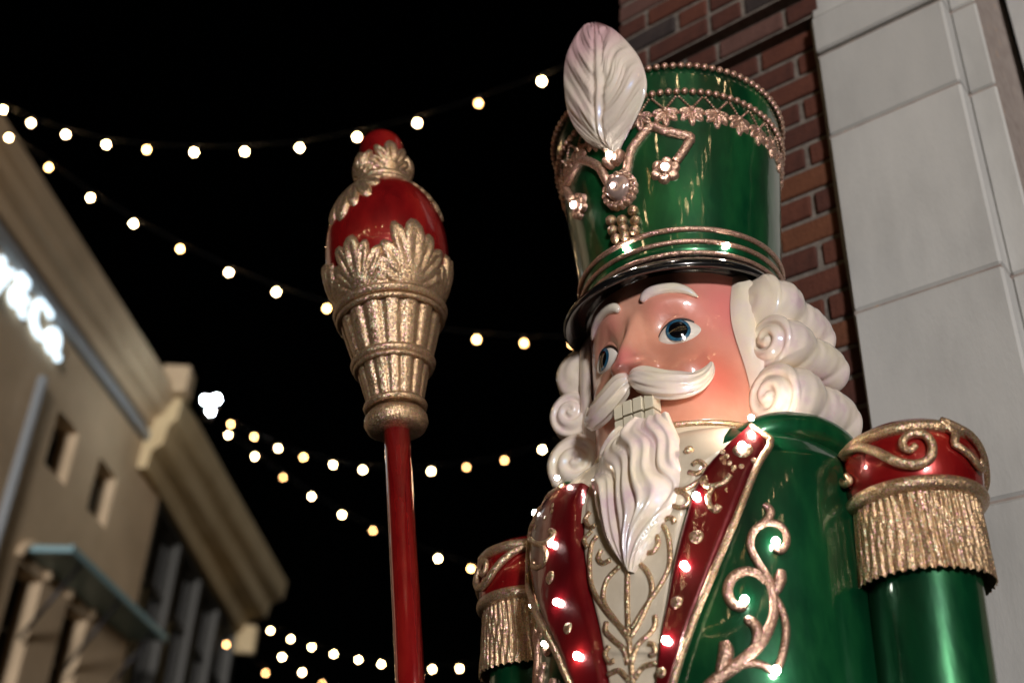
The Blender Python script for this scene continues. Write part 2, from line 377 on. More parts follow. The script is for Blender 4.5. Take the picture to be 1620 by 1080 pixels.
w.add([(X1, 0, 0), (X1, -6, 0), (X1, -6, 10.7), (X1, 0, 10.7)], [(0, 1, 2, 3)]); w.add([(X0, 0, 0), (X0, -6, 0), (X0, -6, 10.7), (X0, 0, 10.7)], [(0, 1, 2, 3)])
w.build('wall', M['render'], b1, False)
for o in ops + tall:
    wn = MB(); wn.add(*box((o[0] + o[1]) / 2, -.34, (o[2] + o[3]) / 2, o[1] - o[0], .02, o[3] - o[2])); wo_ = wn.build('window', M['glass'], b1, False)
    fr = MB()
    for x in (o[0] + .03, (o[0] + o[1]) / 2, o[1] - .03): fr.add(*box(x, -.31, (o[2] + o[3]) / 2, .05, .04, o[3] - o[2]))
    for z in np.arange(o[2] + .03, o[3], .72): fr.add(*box((o[0] + o[1]) / 2, -.307, z, o[1] - o[0], .04, .05))
    fr.build('frame', M['dark'], wo_, False)
for o in tall:                                           # rounded hood over each tall window
    P = [((o[0] + o[1]) / 2 + .5 * math.cos(a), .03, o[3] + .05 + .3 * math.sin(a)) for a in np.linspace(0, PI, 14)]
    V, Fc = tube(P, .07, 8); mesh_obj('window_hood', V, Fc, M['render'], b1)
# cornice: stepped mouldings
co = MB(); co.add(*extrude_x([(-.1, 10.55), (.12, 10.55), (.16, 10.75), (.30, 10.85), (.34, 11.0), (.40, 11.05), (.44, 11.3), (.30, 11.42), (-.1, 11.42)], X0, 17.9)); co.build('cornice', M['render'], b1, False)
co = MB(); co.add(*extrude_x([(0.0, 10.28), (.10, 10.28), (.13, 10.34), (.13, 10.44), (.05, 10.50), (0.0, 10.50)], X0, X1)); co.build('string_moulding', M['trimgrey'], b1, False)
rf = MB(); rf.add(*box((X0 + X1) / 2, -3.1, 11.3, X1 - X0, 6.0, .2)); rf.build('roof', M['render'], b1, False)
V, Fc = tube([(face_hit(62, 600, WB)[0], .05, 9.35), (face_hit(62, 600, WB)[0], .05, 0.0)], .07, 8); mesh_obj('downpipe', V, Fc, M['trimgrey'], b1)
# second building, turned a little away
AZ2 = math.radians(-.6)
S2 = np.array([math.sin(AZ2), math.cos(AZ2), 0]); N2 = np.array([S2[1], -S2[0], 0])
f2 = np.eye(4); f2[:3, 0] = S2; f2[:3, 1] = N2; f2[:3, 2] = (0, 0, 1)
fac2 = Matrix(f2.tolist()); fac2.translation = Vector(-NS * WB + SS * X1)
b2 = empty('ochre_building'); b2.matrix_world = fac2
tag(b2, 'ochre stone building with dark glazed bays and jutting cornice', 'building')
L2 = 8.5
bays = [(.25 + k * 2.05, .25 + k * 2.05 + 1.75, 1.2, 9.6) for k in range(4)]
w = MB(); wall_openings(w, 0, L2, 0, 10.3, bays, .22); w.add([(L2, 0, 0), (L2, -6, 0), (L2, -6, 10.3), (L2, 0, 10.3)], [(0, 1, 2, 3)]); w.add([(0.003, 0, 0), (0.003, -6, 0), (0.003, -6, 10.3), (0.003, 0, 10.3)], [(0, 1, 2, 3)])
w.build('wall', M['dark'], b2, False)
for k, o in enumerate(bays):
    wn = MB(); wn.add(*box((o[0] + o[1]) / 2, -.21, (o[2] + o[3]) / 2, o[1] - o[0], .02, o[3] - o[2])); wo_ = wn.build('window', M['glass'], b2, False)
    fr = MB()
    for x in (o[0] + .05, (o[0] + o[1]) / 2, o[1] - .05): fr.add(*box(x, -.17, (o[2] + o[3]) / 2, .1, .08, o[3] - o[2]))
    for z in (o[2] + .05, 3.6, 6.0, 8.4, o[3] - .05): fr.add(*box((o[0] + o[1]) / 2, -.167, z, o[1] - o[0], .08, .14))
    fr.build('frame', M['dark'], wo_, False)
    for (za, zb, mm) in ((6.1, 8.3, 'blind' if k != 2 else 'blindb'), (3.7, 5.6, 'blind')):
        bl = MB(); bl.add(*box(o[0] + .48, -.19, (za + zb) / 2, .62, .02, zb - za)); bl.build('blind', M[mm], wo_, False)
cprof = [(-.1, 9.75), (.14, 9.75), (.20, 10.1), (.58, 10.25), (.63, 10.6), (.90, 10.75), (.95, 11.2), (.8, 11.35), (-.1, 11.35)]
co = MB(); st_ = [(-1.3, .46), (1.5, .64), (5.0, .86), (L2 + .1, 1.08)]; n = len(cprof)
co.V = [(x, y * k if y > 0 else y, z) for (x, k) in st_ for (y, z) in cprof]
co.F = [(j * n + i, j * n + (i + 1) % n, (j + 1) * n + (i + 1) % n, (j + 1) * n + i) for j in range(len(st_) - 1) for i in range(n)] + [tuple(range(n)), tuple(range(4 * n - 1, 3 * n - 1, -1))]
co.build('cornice', M['render2'], b2, False)
co = MB(); co.add(*box(-1.35, .30, 11.45, .45, .5, .55, .03)); co.build('parapet_block', M['render'], b2, False)
br = MB(); br.add(*box(L2 - .1, .25, 9.6, .3, .5, .7, .05)); br.build('corner_bracket', M['render2'], b2, False)
rf = MB(); rf.add(*box(L2 / 2, -3.1, 10.75, L2, 6.0, .2)); rf.build('roof', M['render2'], b2, False)
# canopy on tie rods
cp = empty('shop_canopy'); cp.matrix_world = facade
tag(cp, 'teal metal shop canopy on thin tie rods below the small windows', 'canopy')
xa, za = face_hit(70, 850, 7.4); xb, zb_ = face_hit(275, 1020, 7.4)
zc = 7.08
g = MB(); g.add(*box((14.9 + 19.1) / 2, .34, zc, 4.2, .66, .10, .01)); g.build('deck', M['awning'], cp, False)
g = MB(); g.add(*box((14.9 + 19.1) / 2, .69, zc, 4.26, .05, .12, .01)); g.build('fascia', M['awning'], cp, False)
for x in (15.4, 17.0, 18.6):
    V, Fc = tube([(x, .66, zc), (x, 0, zc - 1.15)], .03, 6); mesh_obj('tie_rod', V, Fc, M['metal'], cp)
# lit sign letters, one part each
sg = empty('lit_sign'); sg.matrix_world = facade
tag(sg, 'glowing white letters of a shop sign on the tan building', 'sign')
def letter(ch, x, z, size):
    cu = bpy.data.curves.new('txt', 'FONT'); cu.body = ch; cu.size = size; cu.extrude = .03; cu.resolution_u = 4; cu.offset = .012
    o = bpy.data.objects.new('txt', cu); COL.objects.link(o)
    dg = bpy.context.evaluated_depsgraph_get(); me = bpy.data.meshes.new_from_object(o.evaluated_get(dg))
    bpy.data.objects.remove(o); me.materials.clear(); me.materials.append(M['letter'])
    xs = [v.co.x for v in me.vertices]; cx = (min(xs) + max(xs)) / 2
    for v in me.vertices: v.co = Vector((v.co.x - cx, v.co.y, v.co.z))
    q = bpy.data.objects.new('letter', me); link(q, sg)
    q.matrix_local = Matrix(((1, 0, 0, x), (0, 0, 1, .06), (0, 1, 0, z), (0, 0, 0, 1)))   # upright on the facade, reading away from the viewer
    return q
for ch, px, dz in (('y', (3, 425), 0), ('&', (27, 465), 0), ('C', (60, 497), 0), ('o', (80, 531), 0), ('.', (90, 548), 0)):
    letter(ch, face_hit(*px, WB)[0], 9.78, .80)
# floodlight cluster at the roof edge
def at(px, py, d): return C + ray(px, py) * (d / F)
fl = empty('floodlight', at(333, 640, 19.3)); tag(fl, 'cluster of three glaring white floodlights at the cornice', 'floodlight')
fc = at(333, 640, 19.3)
for (px, py, r) in ((325, 632, .055), (342, 631, .062), (333, 650, .05)):
    p = at(px, py, 19.3) - fc
    bm = bmesh.new(); bmesh.ops.create_icosphere(bm, subdivisions=2, radius=r); V = [np.array(v.co) + p for v in bm.verts]; Fq = [[v.index for v in f.verts] for f in bm.faces]; bm.free()
    mesh_obj('lamp_lens', V, Fq, M['flood'], fl)
    V, Fc = tube([p + np.array([-.02, .08, -.02]), p + np.array([-.05, .25, -.04])], [r * 1.15, r * .6], 10); mesh_obj('lamp_housing', V, Fc, M['metal'], fl)
V, Fc = tube([at(333, 640, 19.4) - fc, at(333, 640, 19.4) - fc + np.array([-.05, .3, -.1]), at(322, 660, 20.9) - fc], .03, 6); mesh_obj('mount_arm', V, Fc, M['metal'], fl)

# ------------------------------------------------------------------ string lights over the street
bm = bmesh.new(); bmesh.ops.create_icosphere(bm, subdivisions=2, radius=.023)
for v in bm.verts:
    if v.co.z > 0: v.co.z *= 1.15
me_b = [bpy.data.meshes.new('bulb') for _ in range(3)]
for k, q in enumerate(me_b): bm.to_mesh(q); q.shade_smooth(); q.materials.append(M[('bulb', 'bulb2', 'bulb3')[k]])
bm.free()
V, Fc = tube([(0, 0, .030), (0, 0, .075)], [.016, .013], 8)
_o = mesh_obj('socket', V, Fc, M['cable']); me_s = _o.data; bpy.data.objects.remove(_o)
def string_lights(pts, label, ends=None, cat='string lights', hid=()):
    pts = [np.array(p) for p in pts]; o0 = pts[0]
    e = empty('string_light', tuple(o0)); tag(e, label, cat, 'strings of globe bulbs over the street')
    path = ([ends[0]] if ends and ends[0] is not None else []) + pts + ([ends[1]] if ends and ends[1] is not None else [])
    V, Fc = tube([np.array(p) - o0 + np.array([0, 0, .075]) for p in path], .0025, 5); mesh_obj('cable', V, Fc, M['cable'], e)
    for i, p in enumerate(pts):
        b = link(bpy.data.objects.new('bulb', me_b[int(rng.choice([0, 1, 1, 1, 2]))]), e); b.location = tuple(p - o0); 
        b.rotation_euler = (rng.uniform(-.2, .2), rng.uniform(-.2, .2), 0)
        s = link(bpy.data.objects.new('socket', me_s), b)
def px_string(px, d0, d1, label, ends=None):
    n = len(px); string_lights([at(x, y, d0 + (d1 - d0) * i / (n - 1)) for i, (x, y) in enumerate(px)], label, ends)
px_string([(5, 174), (49, 195), (104, 213), (168, 229), (232, 237), (307, 241), (387, 240), (474, 234), (565, 217), (660, 195), (757, 164), (857, 129), (958, 88), (1062, 42)], 13.2, 8.6,
          'uppermost string of globe bulbs, rising from the sign corner towards the white plume')
px_string([(14, 218), (77, 265), (143, 313), (211, 354), (285, 394), (362, 431), (437, 462), (517, 488), (598, 511), (677, 528), (754, 537), (829, 543), (905, 544), (982, 541), (1060, 534)], 13.6, 9.2,
          'string of globe bulbs dropping from the sign corner to behind the statue face')
px_string([(365, 671), (402, 691), (440, 709), (480, 723), (527, 735), (574, 743), (628, 746), (682, 745), (738, 739), (798, 728), (858, 711), (920, 690), (985, 664)], 20.0, 14.0,
          'string of globe bulbs sagging from the floodlights to behind the white curls')
px_string([(361, 688), (403, 722), (448, 755), (493, 785), (541, 814), (590, 839), (641, 862), (693, 883), (745, 899), (800, 912), (858, 921)], 20.0, 14.5,
          'string of globe bulbs falling from the floodlights to the red shoulder piece')
px_string([(428, 997), (460, 1010), (493, 1023), (528, 1034), (567, 1043), (603, 1050), (643, 1056), (684, 1058), (727, 1057), (770, 1052), (815, 1043)], 25.0, 19.0,
          'lowest string of globe bulbs, passing behind the red shaft near its foot')
px_string([(358, 1019), (420, 1064), (446, 1039), (478, 1063), (510, 1081), (545, 1098)], 17.0, 22.0,
          'short uneven string of globe bulbs below the end of the ochre cornice')
# strings of the same kind, added unseen behind the viewer to light the statue
for k, (ya, za) in enumerate(((-.7, 3.9), (-3.2, 4.6), (-6.0, 5.2))):
    n = 19; pts = []
    for i in range(n):
        u = i / (n - 1); pts.append((-5.8 + 8.6 * u, ya + .8 * u, za + 2.2 * (u - .5) ** 2 * 2))
    string_lights(pts, ['string of globe bulbs over the pavement in front of the statue plinth', 'string of globe bulbs over the kerb facing the brick wall', 'string of globe bulbs over the asphalt beyond the kerb'][k])

# ------------------------------------------------------------------ nutcracker statue (local: x = its left, y = its front, z up)
ST = empty('nutcracker_statue')
sm = np.eye(4); sm[:3, 0] = ES[0]; sm[:3, 1] = ES[1]; sm[:3, 2] = ES[2]
# proper rotation: x (its left), y (front), z up is left-handed, so meshes are stored with x flipped
FLIP = np.array([-1., 1., 1.])
smf = sm.copy(); smf[:3, 0] *= -1
SM = Matrix(smf.tolist()); SM.translation = Vector(BS); ST.matrix_world = SM
tag(ST, 'large glossy nutcracker soldier statue with tall green hat and white beard', 'statue')
def part(name, V, Fc, mt, parent=None, smooth=True):
    return mesh_obj(name, [np.array(v, float) * FLIP for v in V], Fc, M[mt] if isinstance(mt, str) else mt, parent or ST, smooth)
def mir(V): return [np.array(v, float) * FLIP for v in V]
def icos(r, sub=1):
    bm = bmesh.new(); bmesh.ops.create_icosphere(bm, subdivisions=sub, radius=r); V = [np.array(v.co) for v in bm.verts]; Fq = [[v.index for v in f.verts] for f in bm.faces]; bm.free(); return V, Fq
def lerp_tab(tab, z):
    return float(np.interp(z, [t[0] for t in tab], [t[1] for t in tab]))
HZ0, HZ1 = 2.635, 3.064
def hat_r(z): return .193 + (z - HZ0) / (HZ1 - HZ0) * .049
def g_hat(p): return math.hypot(p[0], p[1]) - hat_r(p[2])
FA, FB = .18, .19
def g_face(p): return (math.hypot(p[0] / FA, p[1] / FB) - 1) * .185
TA = [(.9, .29), (1.3, .27), (1.7, .285), (2.0, .298), (2.15, .302), (2.20, .298), (2.235, .275), (2.26, .24), (2.275, .205), (2.285, .17)]
TB = [(.9, .25), (1.3, .25), (1.7, .275), (1.9, .272), (2.0, .258), (2.1, .245), (2.2, .228), (2.235, .215), (2.26, .20), (2.275, .185), (2.285, .165)]
NE = 2.4
def g_body(p):
    a, b = lerp_tab(TA, p[2]), lerp_tab(TB, p[2]); return ((abs(p[0] / a) ** NE + abs(p[1] / b) ** NE) ** (1 / NE) - 1) * .26
AX = .379
EPT = [(2.105, .098), (2.13, .105), (2.158, .108), (2.185, .104), (2.21, .097)]
def ax_at(z, sx=1): return (AX - .08 * max(0, 2.20 - max(z, 1.6))) if sx > 0 else -AX      # its left arm hangs slightly inward
def g_ep(p): return math.hypot(p[0] - ax_at(p[2]), p[1]) - lerp_tab(EPT, p[2])
def grad(g, p, e=1e-3):
    q = np.array([g(p + np.eye(3)[i] * e) - g(p - np.eye(3)[i] * e) for i in range(3)]); return q / (np.linalg.norm(q) + 1e-12)
def hit(px, py, g, off=0., nrm=False):
    d = ES @ ray(px, py); d /= np.linalg.norm(d); ks = np.arange(1.3, 2.9, .012); best = (1e9, None); prev = None; k = None
    for q in ks:
        v = g(CL + q * d)
        if v < best[0]: best = (v, q)
        if v < 0: k = q; break
    if k is None:
        k = best[1]; p = CL + k * d; n = grad(g, p); p = p - n * g(p)
    else:
        lo, hi = k - .012, k
        for _ in range(14):
            mid = (lo + hi) / 2
            if g(CL + mid * d) < 0: hi = mid
            else: lo = mid
        p = CL + hi * d; n = grad(g, p)
    return (p + n * off, n) if nrm else p + n * off
def hit_y(px, py, y):
    d = ES @ ray(px, py); return CL + d * ((y - CL[1]) / d[1])
def px_tube(pxs, g, r, off, sub=6, n=8, flat=1., rfun=None):
    """tube laid on a surface along photo points"""
    if not hasattr(r, '__len__'): r = [r] * len(pxs)
    Q = catmull([(x, y, rr * 1e4) for (x, y), rr in zip(pxs, r)], sub); H = [hit(q[0], q[1], g, off, True) for q in Q]
    return tube([h[0] for h in H], [max(q[2] / 1e4, 1e-4) for q in Q], n, [h[1] for h in H], flat, rfun)
led_V, led_F = icos(.0052, 2)
led_me = {}
for k in ('led', 'led_b'):
    o = mesh_obj('led_bulb', led_V, led_F, M[k]); led_me[k] = o.data; bpy.data.objects.remove(o)
def led(p, parent=None, s=1., k='led'):
    o = link(bpy.data.objects.new('led_bulb', led_me[k]), parent or ST); o.location = tuple(np.array(p) * FLIP); o.scale = (s, s, s); return o
def lobe(mb, surf, cu, cv, la, lb, al, h, off=0., nr=5, nf=16, groove=0.):
    V = []; Fc = []
    ca, sa = math.cos(al), math.sin(al)
    for i in range(nr + 1):
        rho = i / nr
        for k in range(nf):
            f = 2 * PI * k / nf; x, y = la * rho * math.cos(f), lb * rho * math.sin(f)
            x *= 1 - .25 * (y / lb if lb else 0) * -1 * .6
            hh = off + h * math.sqrt(max(0, 1 - rho ** 4)) - groove * math.exp(-(x / (la * .25)) ** 2) * (1 - rho ** 2)
            V.append(surf(cu + x * ca - y * sa, cv + x * sa + y * ca, hh if i < nr else -.002))
    for i in range(nr):
        for k in range(nf): Fc.append((i * nf + k, i * nf + (k + 1) % nf, (i + 1) * nf + (k + 1) % nf, (i + 1) * nf + k))
    mb.add(V, Fc)

# --- hat
prof = [(hat_r(z), z) for z in np.linspace(HZ0, HZ1, 24)] + [(hat_r(HZ1) - .006, HZ1 + .006), (hat_r(HZ1) - .02, HZ1 - .01), (.05, HZ1 - .02)]
prof = [(.15, HZ0)] + prof
V, Fc = lathe(prof, 144); hat = part('hat', V, Fc, 'green')
for z, r in ((2.690, .0055), (2.664, .0050), (2.640, .0050)):
    V, Fc = lathe(torus_prof(hat_r(z) + .001, z, r), 128, cap=False); part('gold_ring', V, Fc, 'rose', hat)
bV, bF = icos(.0074, 2); o = part('bead', bV, bF, 'rose', hat); bead_me = o.data; bpy.data.objects.remove(o)
for z, n in ((3.063, 96), (3.000, 94)):
    for i in range(n):
        a = 2 * PI * (i + .3) / n; o = link(bpy.data.objects.new('bead', bead_me), hat); r = hat_r(z) + .0035
        o.location = (-r * math.sin(a), r * math.cos(a), z + rng.uniform(-.0006, .0006))
def hat_surf(th0, z0):
    def s(u, v, h):
        z = z0 + v; r = hat_r(z); th = th0 + u / r; return ((r + h) * math.sin(th), (r + h) * math.cos(th), z)
    return s
NPAL = 28; fest = MB(); sV, sF = icos(.0031, 1)
for i in range(NPAL):
    th = 2 * PI * (i + .28) / NPAL; s = hat_surf(th, 2.962); mb = MB()
    for k, (an, ln) in enumerate(((-84, .019), (-45, .022), (0, .025), (45, .022), (84, .019))):
        a = math.radians(an); L = ln
        lobe(mb, s, math.sin(a) * L * .72, -.006 - math.cos(a) * L * .72, .0088, L * .76, a, .0050, .001, 5, 12, .0028)
    lobe(mb, s, 0, -.004, .0075, .0075, 0, .007, .001, 3, 8)
    part('palmette', mb.V, mb.F, 'rose', hat)
    dth = PI / NPAL
    for sg_ in (-1, 1):
        for k in range(7):
            u = k / 7; tt = th + sg_ * dth * u; z = 2.960 + (2.993 - 2.960) * u ** 1.0; r = hat_r(z) + .002
            c = np.array([r * math.sin(tt), r * math.cos(tt), z]); fest.add([v + c for v in sV], sF)
tag(part('festoon_beads', fest.V, fest.F, 'rose', hat), kind='stuff')
rib = lambda s_, a_: 1 + .10 * math.sin(s_ * 130)
for pts in ([(990, 283), (994, 262), (999, 240), (1014, 218), (1031, 202), (1050, 208), (1074, 214), (1092, 219), (1086, 232), (1078, 245), (1069, 257)],
            [(963, 290), (957, 278), (950, 266), (937, 258), (923, 254), (915, 263), (908, 276), (899, 293), (901, 305), (908, 318)]):
    V, Fc = px_tube(pts, g_hat, .0094, .003, 5, 10, .9, rib); part('scroll_bracket', V, Fc, 'rose', hat)
def hat_at(px, py):
    p = hit(px, py, g_hat); return hat_surf(math.atan2(p[0], p[1]), p[2]), p
for (px, py, sc_) in ((1053, 271, 1.), (918, 327, 1.)):
    s, p = hat_at(px, py); mb = MB()
    for k in range(6):
        a = 2 * PI * k / 6 + .3; lobe(mb, s, .0175 * math.cos(a), .0175 * math.sin(a), .0125, .0125, a, .008, .002, 4, 12, .002)
    lobe(mb, s, 0, 0, .016, .016, 0, .012, .002, 5, 14)
    part('rosette', mb.V, mb.F, 'rose', hat); led(s(0, 0, .015), hat, 1.3)
s, p = hat_at(982, 303); mb = MB()
for k in range(16):
    a = 2 * PI * k / 16; lobe(mb, s, .030 * math.cos(a), .034 * math.sin(a), .0085, .0098, a, .011, .002, 4, 10, .002)
part('gem_mount', mb.V, mb.F, 'rose', hat)
mb = MB(); lobe(mb, s, 0, 0, .0255, .0290, 0, .019, .004, 8, 24); gm = part('gem', mb.V, mb.F, 'gem', hat)
led(s(-.003, .002, .0215), hat, .95)
s, p = hat_at(971, 253); mb = MB()
for (u, v, la, lb, al) in ((-.010, -.006, .010, .017, .5), (.014, -.004, .009, .018, -.5), (.0, .0, .014, .018, 0), (-.009, .024, .008, .010, 0), (.007, .022, .008, .010, 0)):
    lobe(mb, s, u, v, la, lb, al, .012, .003, 5, 14)
part('plume_socket', mb.V, mb.F, 'rose', hat); led(s(0, .002, .016), hat, 1.2)
mb = MB()
for (px, py) in ((1003, 335), (969, 350), (986, 350), (1007, 351), (972, 366), (991, 375), (1006, 366), (977, 379), (988, 363)):
    q, n = hit(px, py, g_hat, .004, True); V, Fc = icos(.0112, 2); mb.add([v + q for v in V], Fc)
part('berry_cluster', mb.V, mb.F, 'gold', hat)
for (px, py) in ((992, 394), (1148, 390)): led(hit(px, py, g_hat, .004), hat, 1.15)
# --- visor
def visor(u, v):
    th = math.radians(-100 + 200 * u); e = .060 * max(0, math.cos(th * .9)) ** .8
    loop = [(0, .006), (.35, .012), (.7, .007), (1, -.004), (1.02, -.012), (.9, -.018), (.5, -.010), (0, -.010), (-.1, -.002)]
    k = int(round(v * len(loop))) % len(loop); s_, dz = loop[k]
    r = .190 + e * s_; z = 2.614 - .026 * max(0, s_) * max(0, math.cos(th * .9)) ** 1.2 + dz
    return (r * math.sin(th), r * math.cos(th), z)
V, Fc = grid(visor, 64, 9); part('visor', V, Fc, 'black')
V, Fc = lathe([(.15, 2.604), (.190, 2.602), (.1945, 2.606), (.1945, 2.634), (.15, 2.636)], 96); part('hat_band', V, Fc, 'black')
# --- head
def gs(u, v, cu, cv, su, sv): return math.exp(-((u - cu) / su) ** 2 - ((v - cv) / sv) ** 2)
def sm_(a, b, x): t = min(1, max(0, (x - a) / (b - a))); return t * t * (3 - 2 * t)
def face_off(th, z):
    u = abs(th) * .187; h = 0.
    h -= .016 * gs(u, z, .076, 2.486, .040, .030)
    h += .007 * gs(u, z, .070, 2.545, .050, .018)
    h += .012 * gs(u, z, .095, 2.405, .045, .035)
    h -= .010 * gs(u, z, 0, 2.35, .06, .03)
    # nose
    br = sm_(2.545, 2.50, z) * sm_(2.398, 2.412, z)
    w = .013 + .014 * sm_(2.47, 2.425, z); hh = .012 + .036 * sm_(2.52, 2.425, z)
    h += br * hh * math.exp(-(u / w) ** 2)
    h += .018 * gs(u, z, .027, 2.416, .013, .014)
    h += .004 * gs(u, z, .045, 2.52, .02, .05)
    return h
def face_pt(th, z, off=0., disp=True):
    k = 1.0 - .35 * sm_(2.30, 2.262, z) + .0
    o_ = off + (face_off(th, z) if disp and abs(th) < 1.6 else 0.)
    x, y = FA * math.sin(th) * k, FB * math.cos(th) * k; n = np.array([x / FA ** 2, y / FB ** 2]); n /= np.linalg.norm(n) + 1e-9
    return np.array([x + n[0] * o_, y + n[1] * o_, z])
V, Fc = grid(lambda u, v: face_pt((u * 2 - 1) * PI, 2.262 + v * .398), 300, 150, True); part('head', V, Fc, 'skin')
def th_of(p): return math.atan2(p[0] / FA, p[1] / FB)
# --- eyes
for sx in (1, -1):
    pc = hit(1077, 529, g_face); th0 = th_of(pc) ; z0 = 2.474
    hw = .0455
    def eye_pt(x, zz, off): return face_pt(sx * (th0 + x / .187), z0 + zz, off, False)
    def lid(x, up):
        q = max(0, 1 - (x / hw) ** 2); sk = 1 - .18 * (x / hw)
        return (.0312 * q ** .75 * sk if up else -.0222 * q ** .8) + .14 * x
    def eyef(u, v):
        x = (u * 2 - 1) * hw; a, b = lid(x, False), lid(x, True); z = a + (b - a) * v
        q = (1 - (x / hw) ** 2) * 4 * v * (1 - v)
        return eye_pt(x, z, -.010 + .013 * math.sqrt(max(0, q)))
    V, Fc = grid(eyef, 24, 16); ey = part('eye', V, Fc, 'eyewhite')
    def disc(r, off, nm, mt, cx=-.004, cz=.004):
        V = [eye_pt(cx, cz, off + .0)]; Fc = []; nr, nf = 5, 28
        for i in range(1, nr + 1):
            for k in range(nf):
                f = 2 * PI * k / nf; x, z = cx + r * i / nr * math.cos(f), cz + r * i / nr * math.sin(f)
                z = min(z, lid(min(max(x, -hw), hw), True) - .0006); z = max(z, lid(min(max(x, -hw), hw), False) + .0006)
                V.append(eye_pt(x, z, off - .004 * (i / nr) ** 2 - .0))
        Fc = [(0, 1 + k, 1 + (k + 1) % nf) for k in range(nf)]
        for i in range(nr - 1):
            for k in range(nf): Fc.append((1 + i * nf + k, 1 + i * nf + (k + 1) % nf, 1 + (i + 1) * nf + (k + 1) % nf, 1 + (i + 1) * nf + k))
        return part(nm, V, Fc, mt, ey)
    disc(.0226, .0062, 'iris', 'iris'); disc(.0188, .0072, 'pupil', 'pupil')
    for up, r0, nm in ((True, .0030, 'lash_line'), (False, .0010, 'lower_lid_line')):
        xs = np.linspace(-hw, hw, 24); P = [eye_pt(x, lid(x, up), -.0085 + .0025 * (1 - (x / hw) ** 2)) for x in xs]
        V, Fc = tube(P, [r0 * (.5 + .5 * math.sin(PI * (k + .5) / 24)) for k in range(24)], 6); part(nm, V, Fc, 'line', ey)
    # fleshy upper lid fold
    xs = np.linspace(-hw * 1.05, hw * 1.05, 24); P = [eye_pt(x, lid(max(-hw, min(hw, x)), True) + .0075, -.0125) for x in xs]
    V, Fc = tube(P, [.0075 * (.35 + .65 * math.sin(PI * (k + .5) / 24)) for k in range(24)], 8); part('eyelid', V, Fc, 'skin')
    # brow
    Q = catmull([hit(x, y, g_face) for (x, y) in ((1017, 480), (1027, 468), (1045, 460), (1065, 458), (1085, 462), (1103, 472))], 6); N = len(Q)
    P = [face_pt(sx * th_of(q), q[2], .003) for q in Q]
    nr_ = [np.array([p[0], p[1], 0]) / math.hypot(p[0], p[1]) for p in P]
    V, Fc = tube(P, [.0138 * (max(.05, math.sin(PI * min(1, (k + .6) / N * 1.02))) ** .45) * (1.05 - .35 * k / N) for k in range(N)], 12, nr_, .75); part('eyebrow', V, Fc, 'pearl')
# --- moustache, one sweeping half each side
def g_mou(p): return (math.hypot(p[0] / (FA + .012), p[1] / (FB + .022)) - 1) * .2
mp_ = [(994, 600), (1012, 598), (1040, 606), (1070, 609), (1096, 606), (1114, 595), (1123, 583), (1126, 573)]
mr_ = [.013, .0225, .0255, .0245, .0200, .0140, .0085, .003]
MQ = [hit(x, y, g_mou) for x, y in mp_]; MQ[0][0] = .002
for sx in (1, -1):
    Q = catmull([np.append(q, r * 1) for q, r in zip(MQ, mr_)], 10)
    P = [q[:3] * np.array([sx, 1, 1]) for q in Q]; R = [max(.0015, q[3]) for q in Q]
    def strand(s_, a_): return 1 + .075 * math.sin(a_ * 9 + s_ * 7 * sx + 1.2 * math.sin(s_ * 5)) + .03 * math.sin(a_ * 17 - s_ * 9)
    nr_ = [np.array([p[0], p[1], 0]) / math.hypot(p[0], p[1]) for p in P]
    V, Fc = tube(P, R, 64, nr_, .72, strand); part('moustache', V, Fc, 'pearl')
# --- teeth
V, Fc = box(.001, .184, 2.322, .074, .028, .056); part('mouth_back', V, Fc, 'line', None, False)
for j in range(2):
    for i in range(4):
        x = -.0300 + i * .0207; yy = .201 - 4.5 * (x - .001) ** 2
        V, Fc = box(x, yy, 2.3368 - j * .0295 - .02 * 0, .0178, .026, .0262, .0008); part('tooth', V, Fc, 'tooth', None, False)
# --- beard
bl = [(966, 690), (962, 702), (949, 725), (939, 762), (939, 785), (947, 821), (960, 860), (980, 889), (992, 903)]
br_ = [(1052, 651), (1064, 680), (1076, 707), (1080, 738), (1079, 762), (1066, 800), (1045, 834), (1022, 872), (998, 904)]
by = [.200, .202, .205, .215, .222, .235, .245, .255, .262]
BL = catmull([hit_y(p[0] + 6, p[1] + 2, y) for p, y in zip(bl, by)], 8); BR = catmull([hit_y(p[0] + 6, p[1] + 2, y) for p, y in zip(br_, by)], 8); NB = len(BL)
def beard(u, v):
    k = min(NB - 1, int(round(v * (NB - 1)))); a, b = BL[k], BR[k]; x = u * 2 - 1; p = a + (b - a) * u
    bul = math.sqrt(max(0, 1 - x * x)); d = .052 * math.sin(PI * min(1, .04 + .96 * v) ** .75) * .9 + .012
    w = x * 4.6 + 2.0 * math.sin(v * 7.5 + .4 + x * .9) * (.35 + .65 * v) + .6 * math.sin(v * 14 + x * 3)
    gr = (1 - abs(math.sin(w * 1.35))) ** 2 * -.014 + .0030 * math.sin(w * 6 + v * 9) + .006 * math.sin(w * 1.35 + 2 * v)
    return p + np.array([0, d * bul + gr * bul ** .6 * (1 - .75 * v ** 6), 0])
def beard_back(u, v):
    k = min(NB - 1, int(round(v * (NB - 1)))); a, b = BL[k], BR[k]; p = a + (b - a) * u; return p - np.array([0, .03 * math.sin(PI * u), 0])
mb = MB(); mb.add(*grid(beard, 110, NB - 1)); mb.add(*grid(beard_back, 20, NB - 1)); part('beard', mb.V, mb.F, 'pearl')
